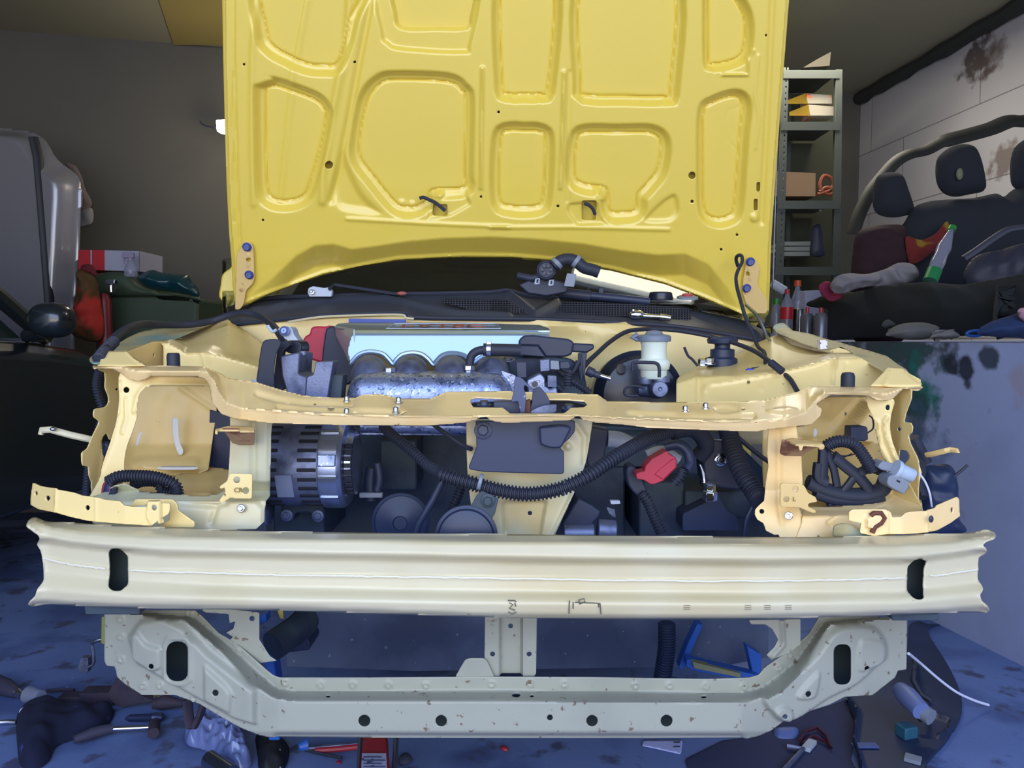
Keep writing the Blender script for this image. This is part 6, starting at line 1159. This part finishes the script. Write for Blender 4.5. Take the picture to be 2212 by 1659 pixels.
b.build('printed_lines', mat('faded_print', '#4c5478', .7), lb_); bpy.data.objects['printed_lines']['kind'] = 'stuff'
for xa_, xb_ in ((779, 773), (856, 850)):
    b = MB(); b.tube([atz(xa_, 1595, zj-.02), atz(xb_, 1720, zj-.02)], .006, 8); b.build('side_rail', mat('worn_steel_rail', '#6a708c', .4, .7), jk)
bt = root('long_blue_tool', tuple(fpt(700, 1617)), 'long tool with a blue end and red handle left of the red jack', 'tool')
b = MB(); b.tube([fpt(645, 1614, .02), fpt(662, 1609, .02)], [.008, .016], 10); b.build('blue_end', M['blue'], bt)
b = MB(); b.tube([fpt(662, 1617, .015), fpt(778, 1607, .015)], .006, 8); b.build('grey_rod', M['dull'], bt)
b = MB(); b.tube([fpt(680, 1622, .012), fpt(730, 1618, .012), fpt(775, 1613, .012)], .007, 8); b.build('red_rod', M['jred'], bt)
b = MB(); b.tube([fpt(660, 1620), fpt(700, 1630), fpt(738, 1637)], .004, 6); o = b.build('thin_wire', M['rubber'], None); tag(o, 'thin dark wire on the floor in front of the long blue tool', 'wire')
fpuff('red_scrap', Q0('1080,1614 1088,1610 1098,1616 1096,1622 1084,1620'), M['jred'], 'small red plastic scrap on the floor below the crossmember centre', 'scrap', .008, 4, .002)
fpuff('red_scrap', Q0('726,1645 734,1641 738,1648 730,1650'), M['jred'], 'tiny red scrap on the floor left of the red jack', 'scrap', .006, 3, .002)
fpuff('grey_crumb', Q0('860,1640 870,1628 885,1630 892,1642 880,1650 866,1650'), mat('grey_crumbled_dirt', '#3a3e54', .9), 'clump of grey dirt on the floor right of the red jack', 'dirt', .01, 4, .004)
cd = fsheet('white_card', Q0('1388,1598 1475,1598 1471,1628 1408,1614 1388,1610'), mat('white_printed_card', '#b4bcf0', .6), 'white card lying on the floor below the crossmember', 'card', z=.004, thick=.002)
for y in (1602, 1611):
    b = MB(); b.prism([atz(*p, .008) for p in q('%d,%d %d,%d %d,%d %d,%d' % (1455, y, 1469, y, 1469, y+2, 1455, y+2))], (0, 0, -.001)); b.build('dark_mark', M['rubber'], cd)
# right side
M['liner'] = mat('dark_blue_black_liner', '#202c48', .45, layers=[('#2c3a5e', 3, .5, .15, 4)])
Zr = lambda s: q(s, 1700, 1240, 3.959)
ln = fsheet('wheel_arch_liner', Zr('1060,420 1200,425 1310,430 1210,450 1225,540 1330,700 1430,880 1485,1030 1495,1180 1440,1310 1340,1450 1200,1600 1100,1760 680,1760 600,1580 555,1440 575,1240 500,1050 700,940 1000,800'), M['liner'], 'large dark plastic wheel arch liner lying flat on the floor at lower right', 'car panel', z=.012, thick=.006, smooth=2, relief=R(bead(Zr('1270,1210 1400,1250 1390,1340 1300,1390'), 3, .01), bead(Zr('500,1060 600,1200 570,1450 650,1700'), 5, .02)))
o = fsheet('dark_floor_mat', Q0('1640,1590 1690,1555 1790,1525 1830,1510 1850,1560 1838,1640 1870,1700 1500,1700 1480,1640 1560,1600'), mat('dark_worn_rubber_mat', '#303658', .8), 'dark rubber mat on the floor in front of the right crossmember end', 'mat', z=.004, thick=.004)
b = MB(); b.tube([at(1963, 1412, 1.75)]+[Vector(p) for p in sm([tuple(fpt(*p, z_)) for p, z_ in zip(Zr('1150,770 1300,900 1450,1010 1600,1080 1725,1120'), (.15, .10, .06, .03, .012))], 4, False)], .0035, 8); o = b.build('white_cable', mat('white_cable_sheath', '#d8dcf0', .5), None); tag(o, 'stiff white cable curving from the car down onto the floor liner', 'cable')
lg = root('headlight_motor', tuple(fpt(1975, 1530)), 'pale grey blue cylindrical headlight connector on the floor liner', 'connector')
b = MB(); b.tube([fpt(1945, 1490, .10), fpt(1960, 1505, .10), fpt(1990, 1536, .09)], [.020, .026, .022], 18); b.build('cylinder', mat('pale_blue_grey_plastic', '#6878a8', .45), lg)
b = MB(); b.tube([fpt(1990, 1536, .08), fpt(2012, 1550, .075)], .02, 16); b.build('collar', M['grey'], lg)
b = MB(); b.box(fpt(1958, 1578, .025), (.04, .035, .03), Matrix.Rotation(.3, 3, 'Z')); b.build('teal_plug', mat('teal_connector', '#2a586e', .4), lg, bevel=.003)
b = MB(); b.tube([fpt(2000, 1520, .05), fpt(1998, 1545, .05), fpt(1985, 1555, .04)], .007, 10); b.build('lead_wire', M['rubber'], lg)
b = MB(); b.tube([fpt(1975, 1425, .03), fpt(1978, 1440, .1), fpt(1972, 1468, .06), fpt(1990, 1500, .03), fpt(2010, 1512, .02)], .008, 10); o = b.build('black_lead', M['rubber'], None); tag(o, 'black lead hanging from the car onto the floor liner', 'cable')
fpuff('white_scrap', Q0('1668,1578 1690,1572 1722,1574 1726,1588 1712,1596 1680,1594'), mat('pale_plastic_scrap', '#54669c', .5), 'pale blue plastic scrap below the right bend of the crossmember', 'scrap', .015, 5, .004)
b = MB(); b.tube([fpt(*p) for p in Q0('1728,1600 1740,1580 1765,1572 1785,1590 1795,1615 1780,1600 1755,1590 1735,1605')], .004, 8); o = b.build('red_wires', mat('dark_red_wire', '#461c30', .5), None); tag(o, 'tangled dark red wires on the floor at lower right', 'wire')
b = MB(); b.box(fpt(1748, 1610, .01), (.02, .05, .01), Matrix.Rotation(-.7, 3, 'Z')); o = b.build('white_plug', M['lgrey'], None, bevel=.001); tag(o, 'small white plug beside the tangled red wires', 'plug')
b = MB(); b.tube([fpt(1700, 1612), fpt(1735, 1618), fpt(1715, 1640), fpt(1695, 1662)], .006, 8); o = b.build('grey_lever', M['dull'], None); tag(o, 'thin grey bent lever on the dark mat', 'lever')
b = MB(); b.box(fpt(1972, 1640, .015), (.035, .03, .01), Matrix.Rotation(-.6, 3, 'Z')); o = b.build('clear_clip', M['grey'], None, bevel=.001); tag(o, 'small grey clip on the dark floor liner near the bottom edge', 'clip')
b = MB(); b.box(fpt(1868, 1610, .016), (.06, .02, .004)); o = b.build('blue_tag', mat('blue_grey_tag', '#46568c', .5), None); tag(o, 'faint blue grey strip on the dark floor liner', 'strip')
# dark liner hanging behind the right fender flange
hg3 = puff('hanging_liner', Q0('1990,1012 2020,1004 2050,1004 2065,1025 2070,1080 2072,1120 2085,1150 1985,1155 1988,1080'), 1.60, M['liner'], car, .03, 12, .008, step=3)
b = MB(); b.tube([at(*p, 1.58) for p in Q0('2055,1040 2062,1028 2075,1018 2090,1005')], .003, 6); b.build('broken_clip', M['rubber'], hg3)
b = MB(); b.tube([Vector(at(x, y, 2.55))+Vector((-.35, 0, 0))*0 for x, y in Q0('2086,1050 2092,1068 2100,1080 2102,1110 2100,1152')], .004, 6); o = b.build('dangling_wire', M['rubber'], None); tag(o, 'thin dark wire hanging in front of the low wall', 'wire')
fix_parents()
